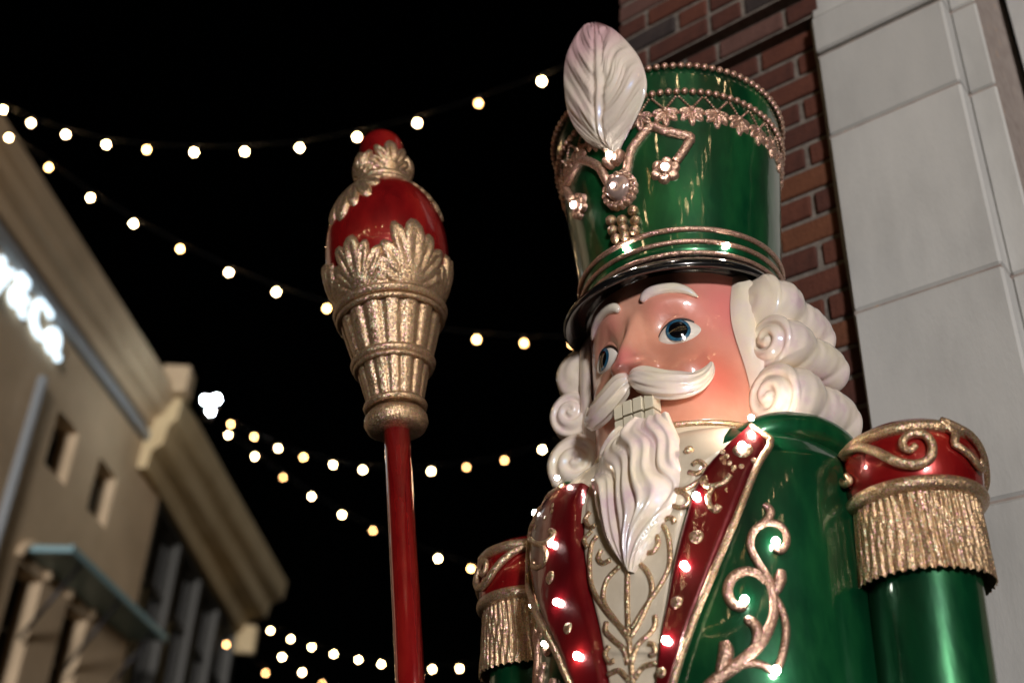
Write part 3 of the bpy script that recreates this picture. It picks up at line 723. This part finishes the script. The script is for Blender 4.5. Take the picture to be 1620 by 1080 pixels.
# --- hair
def hair_cap(u, v):
    th = math.radians(60 + 240 * u + 3.5 * math.sin(v * 8) * (1 if u < .5 else -1) * math.exp(-min(u, 1 - u) * 30)); z = 2.285 + .375 * v; e = min(u, 1 - u) * 244 / 10
    o_ = .026 * min(1, e * 1.6) ** .5 - .004 + .004 * math.sin(th * 60 + 2.5 * math.sin(z * 22)) * min(1, e) + .008 * math.sin(PI * v)
    return face_pt(th, max(min(z, 2.636), 2.302), (o_ + (.0 if z > 2.30 else -.01)) * (1 - .8 * sm_(2.575, 2.63, z)), False)
V, Fc = grid(hair_cap, 160, 50); part('wig', V, Fc, 'pearl')
def roll(p0, ax, L, R0, spiral, taper, turns, nm='hair_curl', sx=1):
    p0 = np.array(p0, float); a = np.array(ax, float); a /= np.linalg.norm(a)
    e1 = np.cross(a, [0, 0, 1.]); e1 /= np.linalg.norm(e1); e2 = np.cross(e1, a)
    V = []; Fc = []; nf = 72; rows = []
    for i in range(13):                                  # cap from the centre out
        rho = i / 12.; row = []
        for k in range(nf):
            f = 2 * PI * k / nf; g_ = .5 + .5 * math.cos(2 * PI * (2.1 * rho ** .9 - f / (2 * PI)))
            hgt = .30 * (1 - rho ** 2.5) - spiral * g_ ** 2.5 * (1 - rho ** 6) * (0.25 + .75 * min(1, rho * 3))
            row.append(p0 - a * R0 * hgt + R0 * .93 * rho * (math.cos(f) * e1 + math.sin(f) * e2))
        rows.append(row)
    n2 = 56
    for i in range(1, n2 + 1):
        s_ = i / n2; row = []
        for k in range(nf):
            f = 2 * PI * k / nf
            rr = (.93 + .10 * math.sin(min(PI, s_ * 7))) * (1 - taper * s_ ** 1.6) * math.sqrt(max(0, 1 - max(0, (s_ - .86) / .14) ** 2))
            rr *= 1 - .09 + .11 * abs(math.sin(PI * (turns * s_ * (1 - .1 * s_) + 2 * f / (2 * PI)))) ** .8 + .007 * math.sin(2 * PI * (turns * 2.5 * s_ + f * 2 / (2 * PI)) + math.sin(f * 3)) + .004 * math.sin(f * 5 + s_ * 60)
            row.append(p0 + a * L * s_ + R0 * rr * (math.cos(f) * e1 + math.sin(f) * e2) + np.array([0, 0, -.010 * s_ * s_]))
        rows.append(row)
    for r in rows: V += r
    for i in range(len(rows) - 1):
        for k in range(nf): Fc.append((i * nf + k, i * nf + (k + 1) % nf, (i + 1) * nf + (k + 1) % nf, (i + 1) * nf + k))
    if sx < 0: V = mir(V)
    return part(nm, V, Fc, 'pearl')
for sx in (1, -1):
    roll((.188, .075, 2.538), (.26, -1, -.12), .18, .066, .03, .25, 2.6, sx=sx)
    roll((.212, .090, 2.446), (.22, -1, .02), .19, .051, .20, .15, 2.6, sx=sx)
    roll((.204, .092, 2.336), (.28, -1, .02), .19, .064, .20, .18, 2.6, sx=sx)
for x in (-.10, .0, .10): roll((x, -.185, 2.45), (x * .4, -.35, -1), .16, .05, .1, .2, 4)
# --- plume, a broad modelled feather in front of the hat
pl_o = [(330, 860), (240, 720), (207, 560), (215, 380), (250, 270), (320, 180), (400, 140), (500, 170), (600, 270), (660, 370), (700, 460), (712, 540), (680, 640), (600, 780), (560, 860)]
pl_px = [(840 + x / 3.857, y / 3.857) for x, y in pl_o]
lft = [(966, 244), (926, 223), (902, 187), (894, 145), (894, 105), (903, 75), (919, 49), (932, 38.5)]
rgt = [(978, 244), (989, 220), (1010, 180), (1023, 142), (1019, 110), (1004, 80), (975, 50), (950, 38)]
yv = [.226, .236, .248, .256, .258, .254, .246, .240]
LQ = catmull([hit_y(*p, y) for p, y in zip(lft, yv)], 9); RQ = catmull([hit_y(*p, y) for p, y in zip(rgt, yv)], 9); NPn = len(LQ)
def plume(u, v, side):
    k = min(NPn - 1, int(round(v * (NPn - 1)))); x = u * 2 - 1; p = LQ[k] + (RQ[k] - LQ[k]) * u
    cup = .020 * (1 - x * x) * math.sin(PI * min(1, .1 + .9 * v))
    q_ = abs(x) * 1.1 - v * 3.0 + .12 * math.sin(v * 9 + x * 4); ridge = (.0013 * math.sin(q_ * 34 + 1.5 * math.sin(q_ * 7)) + .0010 * math.sin(q_ * 61 + 2 * math.sin(v * 23)) + .0022 * math.sin(q_ * 11 + x * 3)) * min(1, abs(x) * 6) * (1 - abs(x) ** 8)
    mid = .003 * math.exp(-(x / .045) ** 2) * (1 - v) - .004 * math.exp(-((abs(x) - .12) / .06) ** 2)
    return p + np.array([0, -.03 * v ** 6 * 0 + side * (.004 if abs(x) < .999 else 0) + cup + (ridge + mid if side > 0 else 0), 0])
mb = MB(); mb.add(*grid(lambda u, v: plume(u, v, 1), 120, NPn - 1)); mb.add(*grid(lambda u, v: plume(u, v, -1), 30, NPn - 1))
M['plume'] = mat('plume_pearl', (.78, .62, .60), .3, 0., 1., .08, noise=(7, [(.35, (.78, .58, .58)), (.5, (.86, .74, .66)), (.68, (.88, .81, .68))]), bump=[(70, .1, .004)], film=350.)
def tint():
    nt = M['plume'].node_tree; b = nt.nodes['Principled BSDF']; src = b.inputs['Base Color'].links[0].from_socket
    tc = nt.nodes.new('ShaderNodeTexCoord'); vm = nt.nodes.new('ShaderNodeVectorMath'); vm.operation = 'DISTANCE'; vm.inputs[1].default_value = (.03, .25, 3.27); nt.links.new(tc.outputs['Object'], vm.inputs[0])
    mr = nt.nodes.new('ShaderNodeMapRange'); mr.interpolation_type = 'SMOOTHSTEP'; mr.inputs['From Min'].default_value = .19; mr.inputs['From Max'].default_value = .10; mr.inputs['To Max'].default_value = .8; nt.links.new(vm.outputs['Value'], mr.inputs[0])
    mx = nt.nodes.new('ShaderNodeMix'); mx.data_type = 'RGBA'; mx.inputs[7].default_value = (.66, .40, .46, 1); nt.links.new(mr.outputs[0], mx.inputs[0]); nt.links.new(src, mx.inputs[6]); nt.links.new(mx.outputs[2], b.inputs['Base Color'])
tint()                                                   # the tip is painted a dusty pink
part('plume', mb.V, mb.F, 'plume')
# --- neck collar
def ell(r, z, n=96, rt=0., k=1.):
    return [((FA + r) * math.sin(2 * PI * i / n) * k, (FB + r) * math.cos(2 * PI * i / n) * k, z) for i in range(n)]
rows = [ell(-.03, 2.225), ell(.010, 2.235), ell(.008, 2.262), ell(.002, 2.290), ell(-.006, 2.296), ell(-.03, 2.285)]
V = [p for r in rows for p in r]; n = 96
Fc = [(j * n + i, j * n + (i + 1) % n, (j + 1) * n + (i + 1) % n, (j + 1) * n + i) for j in range(len(rows) - 1) for i in range(n)]
part('collar', V, Fc, 'cream')
for r, z, rr in ((.003, 2.292, .0055), (.0215, 2.252, .0045)):
    P = ell(r, z); P.append(P[0]); V, Fc = tube(P, rr, 8, [(p[0], p[1], 0) for p in P]); part('collar_braid', V, Fc, 'gold')
def g_col(p): return (math.hypot(p[0] / (FA + .006), p[1] / (FB + .006)) - 1) * .19
q, n_ = hit(1092, 716, g_body, .005, True); V, Fc = icos(.0085, 2); part('collar_button', [v + q for v in V], Fc, 'gold')
# --- coat body
def body_pt(th, z, off=0.):
    a, b = lerp_tab(TA, z) + off, lerp_tab(TB, z) + off; c, s_ = math.cos(th), math.sin(th)
    e = 2 / NE; return (a * math.copysign(abs(s_) ** e, s_), b * math.copysign(abs(c) ** e, c), z)
zs = list(np.linspace(.95, 2.18, 40)) + list(np.linspace(2.19, 2.284, 18))
V = [body_pt(2 * PI * i / 144, z) for z in zs for i in range(144)]; n = 144
Fc = [(j * n + i, j * n + (i + 1) % n, (j + 1) * n + (i + 1) % n, (j + 1) * n + i) for j in range(len(zs) - 1) for i in range(n)]
V += [(0, 0, .95), (0, 0, 2.284)]; k = len(V); Fc += [(i, (i + 1) % n, k - 2) for i in range(n)] + [((len(zs) - 1) * n + i, (len(zs) - 1) * n + (i + 1) % n, k - 1) for i in range(n)]
part('coat', V, Fc, 'green')
# rolled coat shoulder beside the neck
for sx in (1, -1):
    P = catmull([(.165 * sx, .150, 2.242), (.205 * sx, .115, 2.262), (.245 * sx, .05, 2.270), (.262 * sx, -.03, 2.266), (.24 * sx, -.12, 2.258)], 8)
    V, Fc = tube(P, [.016 + .016 * math.sin(PI * min(1, .1 + k / len(P) * .9)) for k in range(len(P))], 16); part('coat_shoulder', V, Fc, 'green')
def strip(LP, RP, g, h, rows=44, cols=14, ed=.12):
    LQ = catmull([(x, y, 0) for x, y in LP], 8); RQ = catmull([(x, y, 0) for x, y in RP], 8)
    LQ = [LQ[int(round(i * (len(LQ) - 1) / rows))] for i in range(rows + 1)]; RQ = [RQ[int(round(i * (len(RQ) - 1) / rows))] for i in range(rows + 1)]
    def f(u, v):
        i = int(round(v * rows)); p = LQ[i] + (RQ[i] - LQ[i]) * u; e = min(u, 1 - u)
        o_ = h * min(1, e / ed) ** .5 if e > 0 else -.004
        return hit(p[0], p[1], g, o_)
    return grid(f, cols, rows)
R_out = [(1188, 686), (1216, 707), (1196, 746), (1166, 823), (1127, 921), (1099, 994), (1072, 1078), (1050, 1150), (1036, 1230)]
R_in = [(1178, 692), (1131, 728), (1103, 766), (1084, 823), (1070, 884), (1060, 946), (1052, 999), (1046, 1078), (1040, 1150)]
R_in = R_in[:8] + [(1034, 1230)]
L_out = [(901, 776), (858, 803), (838, 826), (836, 852), (846, 917), (862, 974), (891, 1035), (911, 1080), (965, 1200)]
L_in = [(936, 772), (931, 790), (927, 806), (925, 840), (925, 868), (936, 933), (952, 999), (966, 1078), (985, 1200)]
V, Fc = strip([(936, 765), (925, 800), (923, 868), (934, 933), (950, 999), (964, 1078), (983, 1200)], [(1172, 698), (1110, 750), (1075, 860), (1062, 946), (1054, 999), (1048, 1078), (1036, 1200)], g_body, .006, 50, 26, .02); part('shirt_front', V, Fc, 'cream')
def yoke(u, v):
    x = (u * 2 - 1) * .158; z = 2.14 + .134 * v; a, b = lerp_tab(TA, z), lerp_tab(TB, z)
    return (x, b * max(.01, 1 - abs(x / a) ** NE) ** (1 / NE) + .0045, z)
V, Fc = grid(yoke, 40, 30); part('shirt_yoke', V, Fc, 'cream')
lapR = part('lapel', *strip(R_in, R_out, g_body, .017), 'maroon'); lapL = part('lapel', *strip(L_out, L_in, g_body, .017), 'maroon')
V, Fc = px_tube([(1188, 687), (1214, 704), (1216, 712), (1196, 748), (1166, 825), (1127, 923), (1099, 996), (1072, 1080), (1036, 1230)], g_body, .0060, .014, 8); part('braid', V, Fc, 'gold', lapR)
V, Fc = px_tube([(903, 776), (858, 802), (840, 824), (836, 852), (846, 917), (862, 974), (891, 1035), (911, 1080), (965, 1200)], g_body, .0060, .014, 8); part('braid', V, Fc, 'gold', lapL)
def dot(px, py, r, parent, g=g_body, off=.016, mt='gold', rx=1.):
    q, n_ = hit(px, py, g, off, True); t1 = np.cross(n_, [0, 0, 1.]); t1 /= np.linalg.norm(t1); t2 = np.cross(t1, n_); mb = MB()
    lobe(mb, lambda u, v, h: q + t1 * u + t2 * v + n_ * h, 0, 0, r * rx, r, 0, r * .35, 0, 5, 16); return part('stud', mb.V, mb.F, mt, parent)
for (x, y, r) in ((1107, 857, .0125), (1077, 960, .0105), (1054, 1068, .009)): dot(x, y, r, lapR)
for (x, y, r) in ((884, 918, .0125), (911, 999, .0105)): dot(x, y, r, lapL)
dot(1176, 722, .0145, lapR, rx=1.2); dot(862, 818, .0145, lapL, rx=1.3)
for (x, y) in ((1152, 731), (1156, 742), (1163, 749), (1174, 747), (1146, 724), (1192, 737)): dot(x, y, .0055, lapR)
for (x, y) in ((884, 796), (887, 805), (886, 814), (876, 824), (861, 838), (849, 840)): dot(x, y, .0055, lapL)
for pts, par in (([(1158, 760), (1148, 772), (1131, 778), (1121, 776), (1117, 768), (1124, 765)], lapR), ([(1131, 779), (1125, 793), (1127, 808), (1136, 815), (1141, 808)], lapR),
                 ([(853, 855), (865, 864), (880, 861), (890, 850), (884, 845)], lapL), ([(868, 864), (878, 878), (876, 893), (866, 901), (858, 897), (860, 890)], lapL)):
    V, Fc = px_tube(pts, g_body, [.0052] * (len(pts) - 2) + [.006, .0065], .017, 6, 8, .8); part('scroll', V, Fc, 'gold', par)
# shirt filigree
fil = [[(997, 905), (997, 966), (1001, 1031), (1006, 1085)],
       [(985, 897), (964, 921), (960, 954), (980, 986), (999, 1012)], [(1012, 890), (1030, 910), (1035, 940), (1018, 982), (1002, 1010)],
       [(949, 850), (940, 866), (938, 905), (944, 937), (968, 974), (996, 1003)], [(1036, 824), (1050, 832), (1061, 852), (1063, 893), (1050, 925), (1025, 962), (1003, 998)],
       [(1046, 833), (1056, 824), (1066, 822), (1070, 830)], [(1032, 850), (1041, 850), (1045, 862), (1037, 875), (1024, 877)], [(956, 872), (951, 884), (958, 893), (970, 888)],
       [(964, 986), (963, 1000), (975, 1014), (992, 1030), (998, 1052)], [(1040, 976), (1040, 992), (1030, 1006), (1012, 1024), (1003, 1052)],
       [(1030, 1020), (1038, 1022), (1040, 1034), (1032, 1038)], [(968, 1024), (962, 1036), (968, 1048), (976, 1046)],
       [(1044, 1050), (1022, 1056), (1008, 1074)], [(966, 1068), (984, 1062), (1000, 1078)],
       [(1132, 742), (1114, 760), (1088, 776), (1072, 778)], [(1070, 780), (1086, 784), (1092, 798), (1080, 806), (1068, 803)], [(1098, 738), (1108, 733), (1118, 742), (1106, 752), (1092, 750)],
       [(938, 812), (931, 824), (937, 836), (946, 834)], [(941, 842), (929, 856), (934, 868)], [(1150, 722), (1138, 736), (1120, 744)]]
for pts in fil:
    V, Fc = px_tube(pts, g_body, .0044, .007, 7, 8, .9); part('filigree', V, Fc, 'gold')
# coat scrollwork with lights
scr = [([(1209, 798), (1217, 806), (1218, 815), (1209, 827), (1196, 836), (1188, 850), (1188, 868), (1198, 889), (1212, 911), (1222, 936), (1224, 969), (1215, 997), (1201, 1019), (1179, 1041), (1157, 1058), (1128, 1080), (1100, 1110)], [.005, .007, .007, .0066, .0062, .006, .006, .0062, .0066, .007, .0072, .0078, .0085, .009, .0095, .010, .009]),
       ([(1207, 829), (1220, 827), (1234, 832), (1243, 845), (1243, 861), (1234, 871), (1225, 866)], [.005, .0062, .0062, .006, .006, .007, .008]),
       ([(1212, 921), (1196, 907), (1176, 904), (1158, 915), (1151, 935), (1158, 954), (1171, 960), (1178, 953)], [.005, .0065, .0075, .008, .008, .0078, .008, .0075]),
       ([(1223, 944), (1230, 930), (1234, 915), (1236, 903)], [.004, .0075, .0095, .0065]),
       ([(1225, 941), (1236, 963), (1243, 991), (1241, 1019), (1234, 1047), (1224, 1064)], [.0045, .0055, .006, .006, .0058, .007]),
       ([(1192, 1026), (1199, 1008), (1196, 992), (1186, 982), (1179, 984)], [.006, .0082, .0085, .0078, .006]),
       ([(1137, 1076), (1143, 1052), (1149, 1032), (1146, 1015)], [.006, .009, .0115, .008]),
       ([(1157, 1058), (1180, 1050), (1200, 1050), (1222, 1060)], [.006, .0062, .0058, .006])]
for pts, rr in scr:
    for sx in (1, -1):
        V, Fc = px_tube(pts, g_body, rr, .002, 6, 8, .75)
        part('coat_scroll', mir(V) if sx < 0 else V, Fc, 'rose')
for (x, y, k) in ((1175, 716, 'led'), (1188, 689, 'led_b'), (1108, 795, 'led'), (1090, 903, 'led'), (1063, 1018, 'led'), (857, 817, 'led'), (905, 773, 'led'), (888, 866, 'led'), (897, 958, 'led'), (928, 1044, 'led')):
    led(hit(x, y, g_body, .034 if y in (773, 689) else .021), ST, .9 if y in (773, 689) else 1.15, k)
for (x, y) in ((1225, 861), (1178, 953), (1225, 1063), (851, 958), (870, 1020)): led(hit(x, y, g_body, .011), ST, 1.2 if x > 1000 else .8)
# --- arms and epaulettes
def fringe_rf(r, z, a):
    ph = a * 46 + 1.3 * math.sin(z * 30 + a * 5) + .9 * math.sin(a * 7 + z * 60); return r * (1 + .017 * math.sin(ph) + .008 * math.sin(a * 97 + z * 90))
for sx in (1, -1):
    ax = AX * sx
    def shear(V): return [np.array([v[0] + ax_at(v[2], sx) - ax, v[1], v[2]]) for v in V]
    V, Fc = lathe([(.078, 1.52), (.082, 1.6)] + [(.085, z) for z in np.linspace(1.7, 2.18, 12)], 64, ax, 0); arm = part('arm', shear(V), Fc, 'green')
    pr = [(.05, 2.242), (.08, 2.232), (.094, 2.216), (.097, 2.205), (.104, 2.185), (.108, 2.158), (.105, 2.13), (.098, 2.11), (.085, 2.10)]
    V, Fc = lathe(pr, 96, ax, 0); ep = part('epaulette', shear(V), Fc, 'red')
    for R, z, r in ((.0975, 2.209, .0108), (.0990, 2.117, .0120)):
        V, Fc = lathe(torus_prof(R, z, r, 14), 96, ax, 0, cap=False); part('gold_roll', shear(V), Fc, 'gold', ep)
    pr = [(.09, 2.12), (.096, 2.115)] + [(.097 + .006 * q ** 1.5, 2.115 - .128 * q) for q in np.linspace(.03, 1, 22)]
    V, Fc = lathe(pr, 460, ax, 0, fringe_rf, cap=False); V = [np.array(v) for v in V]
    nl = 460; base = (len(pr) - 1) * nl                   # ragged hem
    for i in range(nl): V[base + i][2] += .0016 * math.sin(i * .63) + .0012 * math.sin(i * 1.7 + 1)
    Vi, Fi = lathe([(.099, 1.990), (.093, 2.02), (.090, 2.08)], 96, ax, 0, cap=False)
    mb = MB(); mb.add(V, Fc); mb.add(Vi, Fi); part('fringe', shear(mb.V), mb.F, 'gold', ep)
    S1 = [(1344, 744), (1350, 752), (1341, 757), (1330, 748), (1328, 730), (1340, 710), (1361, 701), (1385, 706), (1407, 717), (1430, 726), (1452, 727), (1469, 718), (1473, 700), (1464, 684), (1446, 680), (1431, 688), (1430, 700), (1440, 706), (1449, 698)]
    S2_ = [(1520, 714), (1512, 722), (1502, 712), (1505, 700), (1516, 694)]
    base = []
    for pts in (S1,):
        H = [hit(x, y + 9, g_ep, .004, True) for (x, y, z) in catmull([(x, y, 0) for x, y in pts], 6)]
        base = [(math.atan2(h[0][0] - ax_at(h[0][2]), h[0][1]), h[0][2]) for h in H]
    a0 = base[0][0]; aa = np.unwrap([b[0] for b in base]); span = max(aa) - min(aa) + .12
    for k in range(max(2, int(2 * PI / span))):
        P = []; nr_ = []
        for t_, (b0, zz) in zip(aa, base):
            a = t_ + k * 2 * PI / max(2, int(2 * PI / span)); rr = lerp_tab(EPT, zz) + .006
            P.append(((ax_at(zz) if sx > 0 else AX) + rr * math.sin(a), rr * math.cos(a), zz)); nr_.append((math.sin(a), math.cos(a), 0))
        N = len(P); V, Fc = tube(P, [.0052 + .0028 * math.sin(PI * k2 / N) for k2 in range(N)], 10, nr_, .9); part('epaulette_scroll', mir(V) if sx < 0 else V, Fc, 'gold', ep)
    # cuff
    V, Fc = lathe(torus_prof(.082, 1.53, .016), 48, ax, 0, cap=False); part('cuff', shear(V), Fc, 'gold', arm)
# --- lower body, below the picture
for sx in (1, -1):
    V, Fc = lathe([(.10, .30), (.115, .34), (.115, .72), (.125, .76), (.12, .80), (.115, .82), (.125, 1.0)], 48, .125 * sx, 0); part('leg', V, Fc, 'cream')
    V, Fc = lathe([(.118, .30), (.12, .36), (.122, .74), (.13, .77), (.10, .78)], 48, .125 * sx, 0); part('boot', V, Fc, 'black')
    V, Fc = lathe([(.02, .40), (.06, .385), (.085, .33), (.09, .30)], 32, .125 * sx, .13); part('boot_toe', V, Fc, 'black')
V, Fc = lathe([(.40, -.03), (.42, .06), (.40, .12), (.385, .24), (.37, .305)], 96); part('plinth', V, Fc, 'green')
P = [body_pt(a, 1.35, .004) for a in np.linspace(0, 2 * PI, 97)]; V, Fc = tube(P, .035, 10, [(p[0], p[1], 0) for p in P], .3); part('belt', V, Fc, 'black')
# hands: its left hangs, its right closes on the sceptre shaft
AXH = ax_at(1.5)
V, Fc = tube(catmull([(AXH, .0, 1.53), (AXH, .005, 1.47), (AXH, .012, 1.42)], 5), [.05, .049, .048, .047, .046, .045, .045, .044, .042, .04, .03], 16); part('hand', V, Fc, 'cream')
for k in range(4):
    x = AXH; y = -.03 + k * .026; V, Fc = tube(catmull([(x, y, 1.44), (x + .006, y + .004, 1.38), (x - .004, y + .006, 1.335 + .006 * abs(k - 1.5))], 4), .0125, 8); part('finger', V, Fc, 'cream')
V, Fc = tube(catmull([(x, .05, 1.45), (x - .01, .075, 1.41), (x - .012, .078, 1.37)], 4), .013, 8); part('thumb', V, Fc, 'cream')

# ------------------------------------------------------------------ sceptre held upright beside the statue
pb = hit_y(649, 1080, .25); pbw = l2w(pb)
hv = np.array([pbw[0], pbw[1], 0]); hv /= np.linalg.norm(hv)
def on_plane(px, py):
    r = ray(px, py); k = np.dot(hv, pbw - C) / np.dot(hv, r); return C + k * r
ptw = on_plane(604, 240)
axv = (ptw - pbw); axv /= np.linalg.norm(axv)
orig = pbw - axv * (pbw[2] / axv[2])                      # foot on the ground
SC = empty('sceptre'); xv = np.cross(hv, axv); xv /= np.linalg.norm(xv); yv_ = np.cross(axv, xv)
sm2 = np.eye(4); sm2[:3, 0] = xv; sm2[:3, 1] = yv_; sm2[:3, 2] = axv
Q_ = Matrix(sm2.tolist()); Q_.translation = Vector(orig); SC.matrix_world = Q_
tag(SC, 'red and gold sceptre with acanthus leaves on its round head, standing on a red shaft', 'sceptre')
def axis_z(y):                                            # height along the sceptre at photo row y
    x = 604 + (649 - 604) * (y - 240) / (1080 - 240); return float(np.dot(on_plane(x, y) - orig, axv))
def axis_r(y, half):
    x = 604 + (649 - 604) * (y - 240) / (1080 - 240); w = on_plane(x, y); return half * float((RC.T @ (w - C))[2]) / F
def sp(name, V, Fc, mt, parent=None, smooth=True): return mesh_obj(name, V, Fc, M[mt], parent or SC, smooth)
Z = {k: axis_z(y) for k, y in dict(ball=405, top_ring=499, mid_ring=578, low1=645, low2=664, bot=676, neck=303, fin=268, tip=240).items()}
Rr = {k: axis_r(y, h) for k, (y, h) in dict(ball=(405, 97), top_ring=(499, 86), mid_ring=(578, 63), low1=(645, 47), low2=(664, 47), neck=(303, 42), tip=(240, 35), shaft=(900, 23), fin=(268, 38)).items()}
V, Fc = lathe([(Rr['shaft'], -.01), (Rr['shaft'] * 1.0, .03), (Rr['shaft'], 1.0), (Rr['shaft'] * .96, Z['bot'] + .01)], 40); sp('shaft', V, Fc, 'red')
def flute(n, z0, z1, dep, ph=0.):
    def f(r, z, a):
        t = (z - z0) / (z1 - z0)
        if t < 0.04 or t > .93: return r
        e = min(1, (t - .04) / .06) * min(1, (.93 - t) / .06); return r * (1 - dep * e * (.5 + .5 * math.cos(n * a + ph)) ** 2.5)
    return f
zt, zm, zl = Z['top_ring'], Z['mid_ring'], Z['low1']
V, Fc = lathe([(Rr['mid_ring'] * .95 + (Rr['top_ring'] * .96 - Rr['mid_ring'] * .95) * (q ** .85), zm + (zt - zm) * q) for q in np.linspace(0, 1, 40)], 360, rf=flute(15, zm, zt, .055)); sp('fluted_cup', V, Fc, 'gold')
V, Fc = lathe([(Rr['low1'] * .93 + (Rr['mid_ring'] * .95 - Rr['low1'] * .93) * (q ** 1.1), zl + (zm - zl) * q) for q in np.linspace(0, 1, 40)], 360, rf=flute(15, zl, zm, .055)); sp('fluted_cup', V, Fc, 'gold')
for R, z, r in ((Rr['top_ring'], zt, .0095), (Rr['top_ring'] * .97, zt - .017, .006), (Rr['mid_ring'], zm, .0095), (Rr['mid_ring'] * .97, zm - .012, .005), (Rr['low1'], zl, .008)):
    V, Fc = lathe(torus_prof(R - r * .4, z, r), 96, cap=False); sp('ring_moulding', V, Fc, 'gold')
zb = Z['low2']; V, Fc = lathe([(.02, zb + .012), (Rr['low2'] * .95, zb + .012), (Rr['low2'] * 1.06, zb + .002), (Rr['low2'] * 1.08, zb - .010), (Rr['low2'] * .98, zb - .022), (Rr['low2'] * .86, zb - .026), (.02, zb - .027)], 72); sp('base_moulding', V, Fc, 'gold')
RB = Rr['ball']; zbk = Z['ball']
ZT = Z['neck']; hb = ZT - zbk                             # the egg-shaped red head
def egg_r(z):
    t = (z - zbk) / (hb * 1.10) if z > zbk else (z - zbk) / (RB * 1.5)
    return RB * math.sqrt(max(.02, 1 - min(.98, abs(t) ** 2.05)))
V, Fc = lathe([(egg_r(z), z) for z in np.linspace(zt - .01, ZT, 50)], 96); sp('globe', V, Fc, 'red')
for R, z, r in ((Rr['neck'] * 1.02, ZT - .004, .008), (Rr['neck'] * .9, ZT + .012, .009)):
    V, Fc = lathe(torus_prof(R, z, r), 72, cap=False); sp('ring_moulding', V, Fc, 'gold')
zf = Z['fin']; zp = Z['tip']; RF = Rr['tip']
def fin_r(z):
    if z > zp: return max(.004, RF * math.sqrt(max(0, 1 - ((z - zp) / (RF * 1.0)) ** 2)))
    return float(np.interp(z, [ZT, ZT + .016, (ZT + zp) / 2, zp], [RF * .95, RF * .95, RF * 1.10, RF]))
V, Fc = lathe([(fin_r(z), z) for z in np.linspace(ZT, zp + RF, 40)], 64); sp('finial', V, Fc, 'red')
def rev_surf(rf, th0, z0):
    def s(u, v, h):
        z = z0 + v; r = rf(z); th = th0 + u / max(r, .02); return ((r + h) * math.sin(th), (r + h) * math.cos(th), z)
    return s
def acanthus(rf, th0, z0, sc_, up=1, h=.007, par=None, nl=9, curl=0.):
    mb = MB(); s = rev_surf(rf, th0, z0)
    for k in range(nl):
        q = k / (nl - 1) * 2 - 1; al = q * 1.25; L = sc_ * (1.0 - .42 * abs(q) ** 1.3) * (1 + .05 * ((k * 7) % 3 - 1))
        w = sc_ * (.125 if abs(q) > .1 else .18)
        cu, cv = math.sin(al) * L * .55, math.cos(al) * L * .55 + sc_ * .06 * (1 - abs(q))
        lobe(mb, lambda u, v, hh: s(u, v * up, hh), cu, cv, w, L * .50, -al, h * (1.25 - .3 * abs(q)), .001, 5, 14, h * .45)
    lobe(mb, lambda u, v, hh: s(u, v * up, hh), 0, sc_ * .16, sc_ * .24, sc_ * .30, 0, h, .001, 5, 18)
    return sp('acanthus_leaf', mb.V, mb.F, 'gold', par)
# viewer side of the sceptre is at angle pi (local -y)
for k in range(6):
    th = PI - .42 + k * 2 * PI / 6; big = (1.12, .92, 1.0, .9, 1.05, .9)[k]
    acanthus(egg_r, th, zt + .002, .128 * big, 1, .009)
for k in range(3):
    th = PI + (.82, 2.9, -1.45)[k]; acanthus(egg_r, th, ZT - .008, (.125, .11, .085)[k], -1, .007)
for k in range(5):
    th = PI - .30 + k * 2 * PI / 5; acanthus(fin_r, th, ZT + .012, (.086, .070, .080, .070, .075)[k], 1, .012, None, 7)
# the statue's right arm reaches the shaft
gz = 1.60; gw = orig + axv * (gz / axv[2]); gl = w2l(gw)
sh = np.array([-AX, 0, 1.54]); V, Fc = tube(catmull([(-AX, 0, 1.60), (-AX, .03, 1.535), sh + (gl - sh) * .45 + np.array([0, 0, -.01]), gl + (sh - gl) * .22], 6), .075, 24); part('forearm', V, Fc, 'green')
V, Fc = tube([gl + (sh - gl) * .24, gl + (sh - gl) * .10, gl + (sh - gl) * .06], [.055, .050, .03], 16); part('hand', V, Fc, 'cream')
for k in range(4):
    zz = -.045 + k * .03; P = [gl + np.array([.040 * math.sin(a), .040 * math.cos(a), zz]) for a in np.linspace(PI * .55, -PI * .75, 12)]
    V, Fc = tube(P, .0125, 8); part('finger', V, Fc, 'cream')
P = [gl + np.array([.042 * math.sin(a), .042 * math.cos(a), .072]) for a in np.linspace(PI * 1.1, PI * 1.9, 8)]; V, Fc = tube(P, .0135, 8); part('thumb', V, Fc, 'cream')
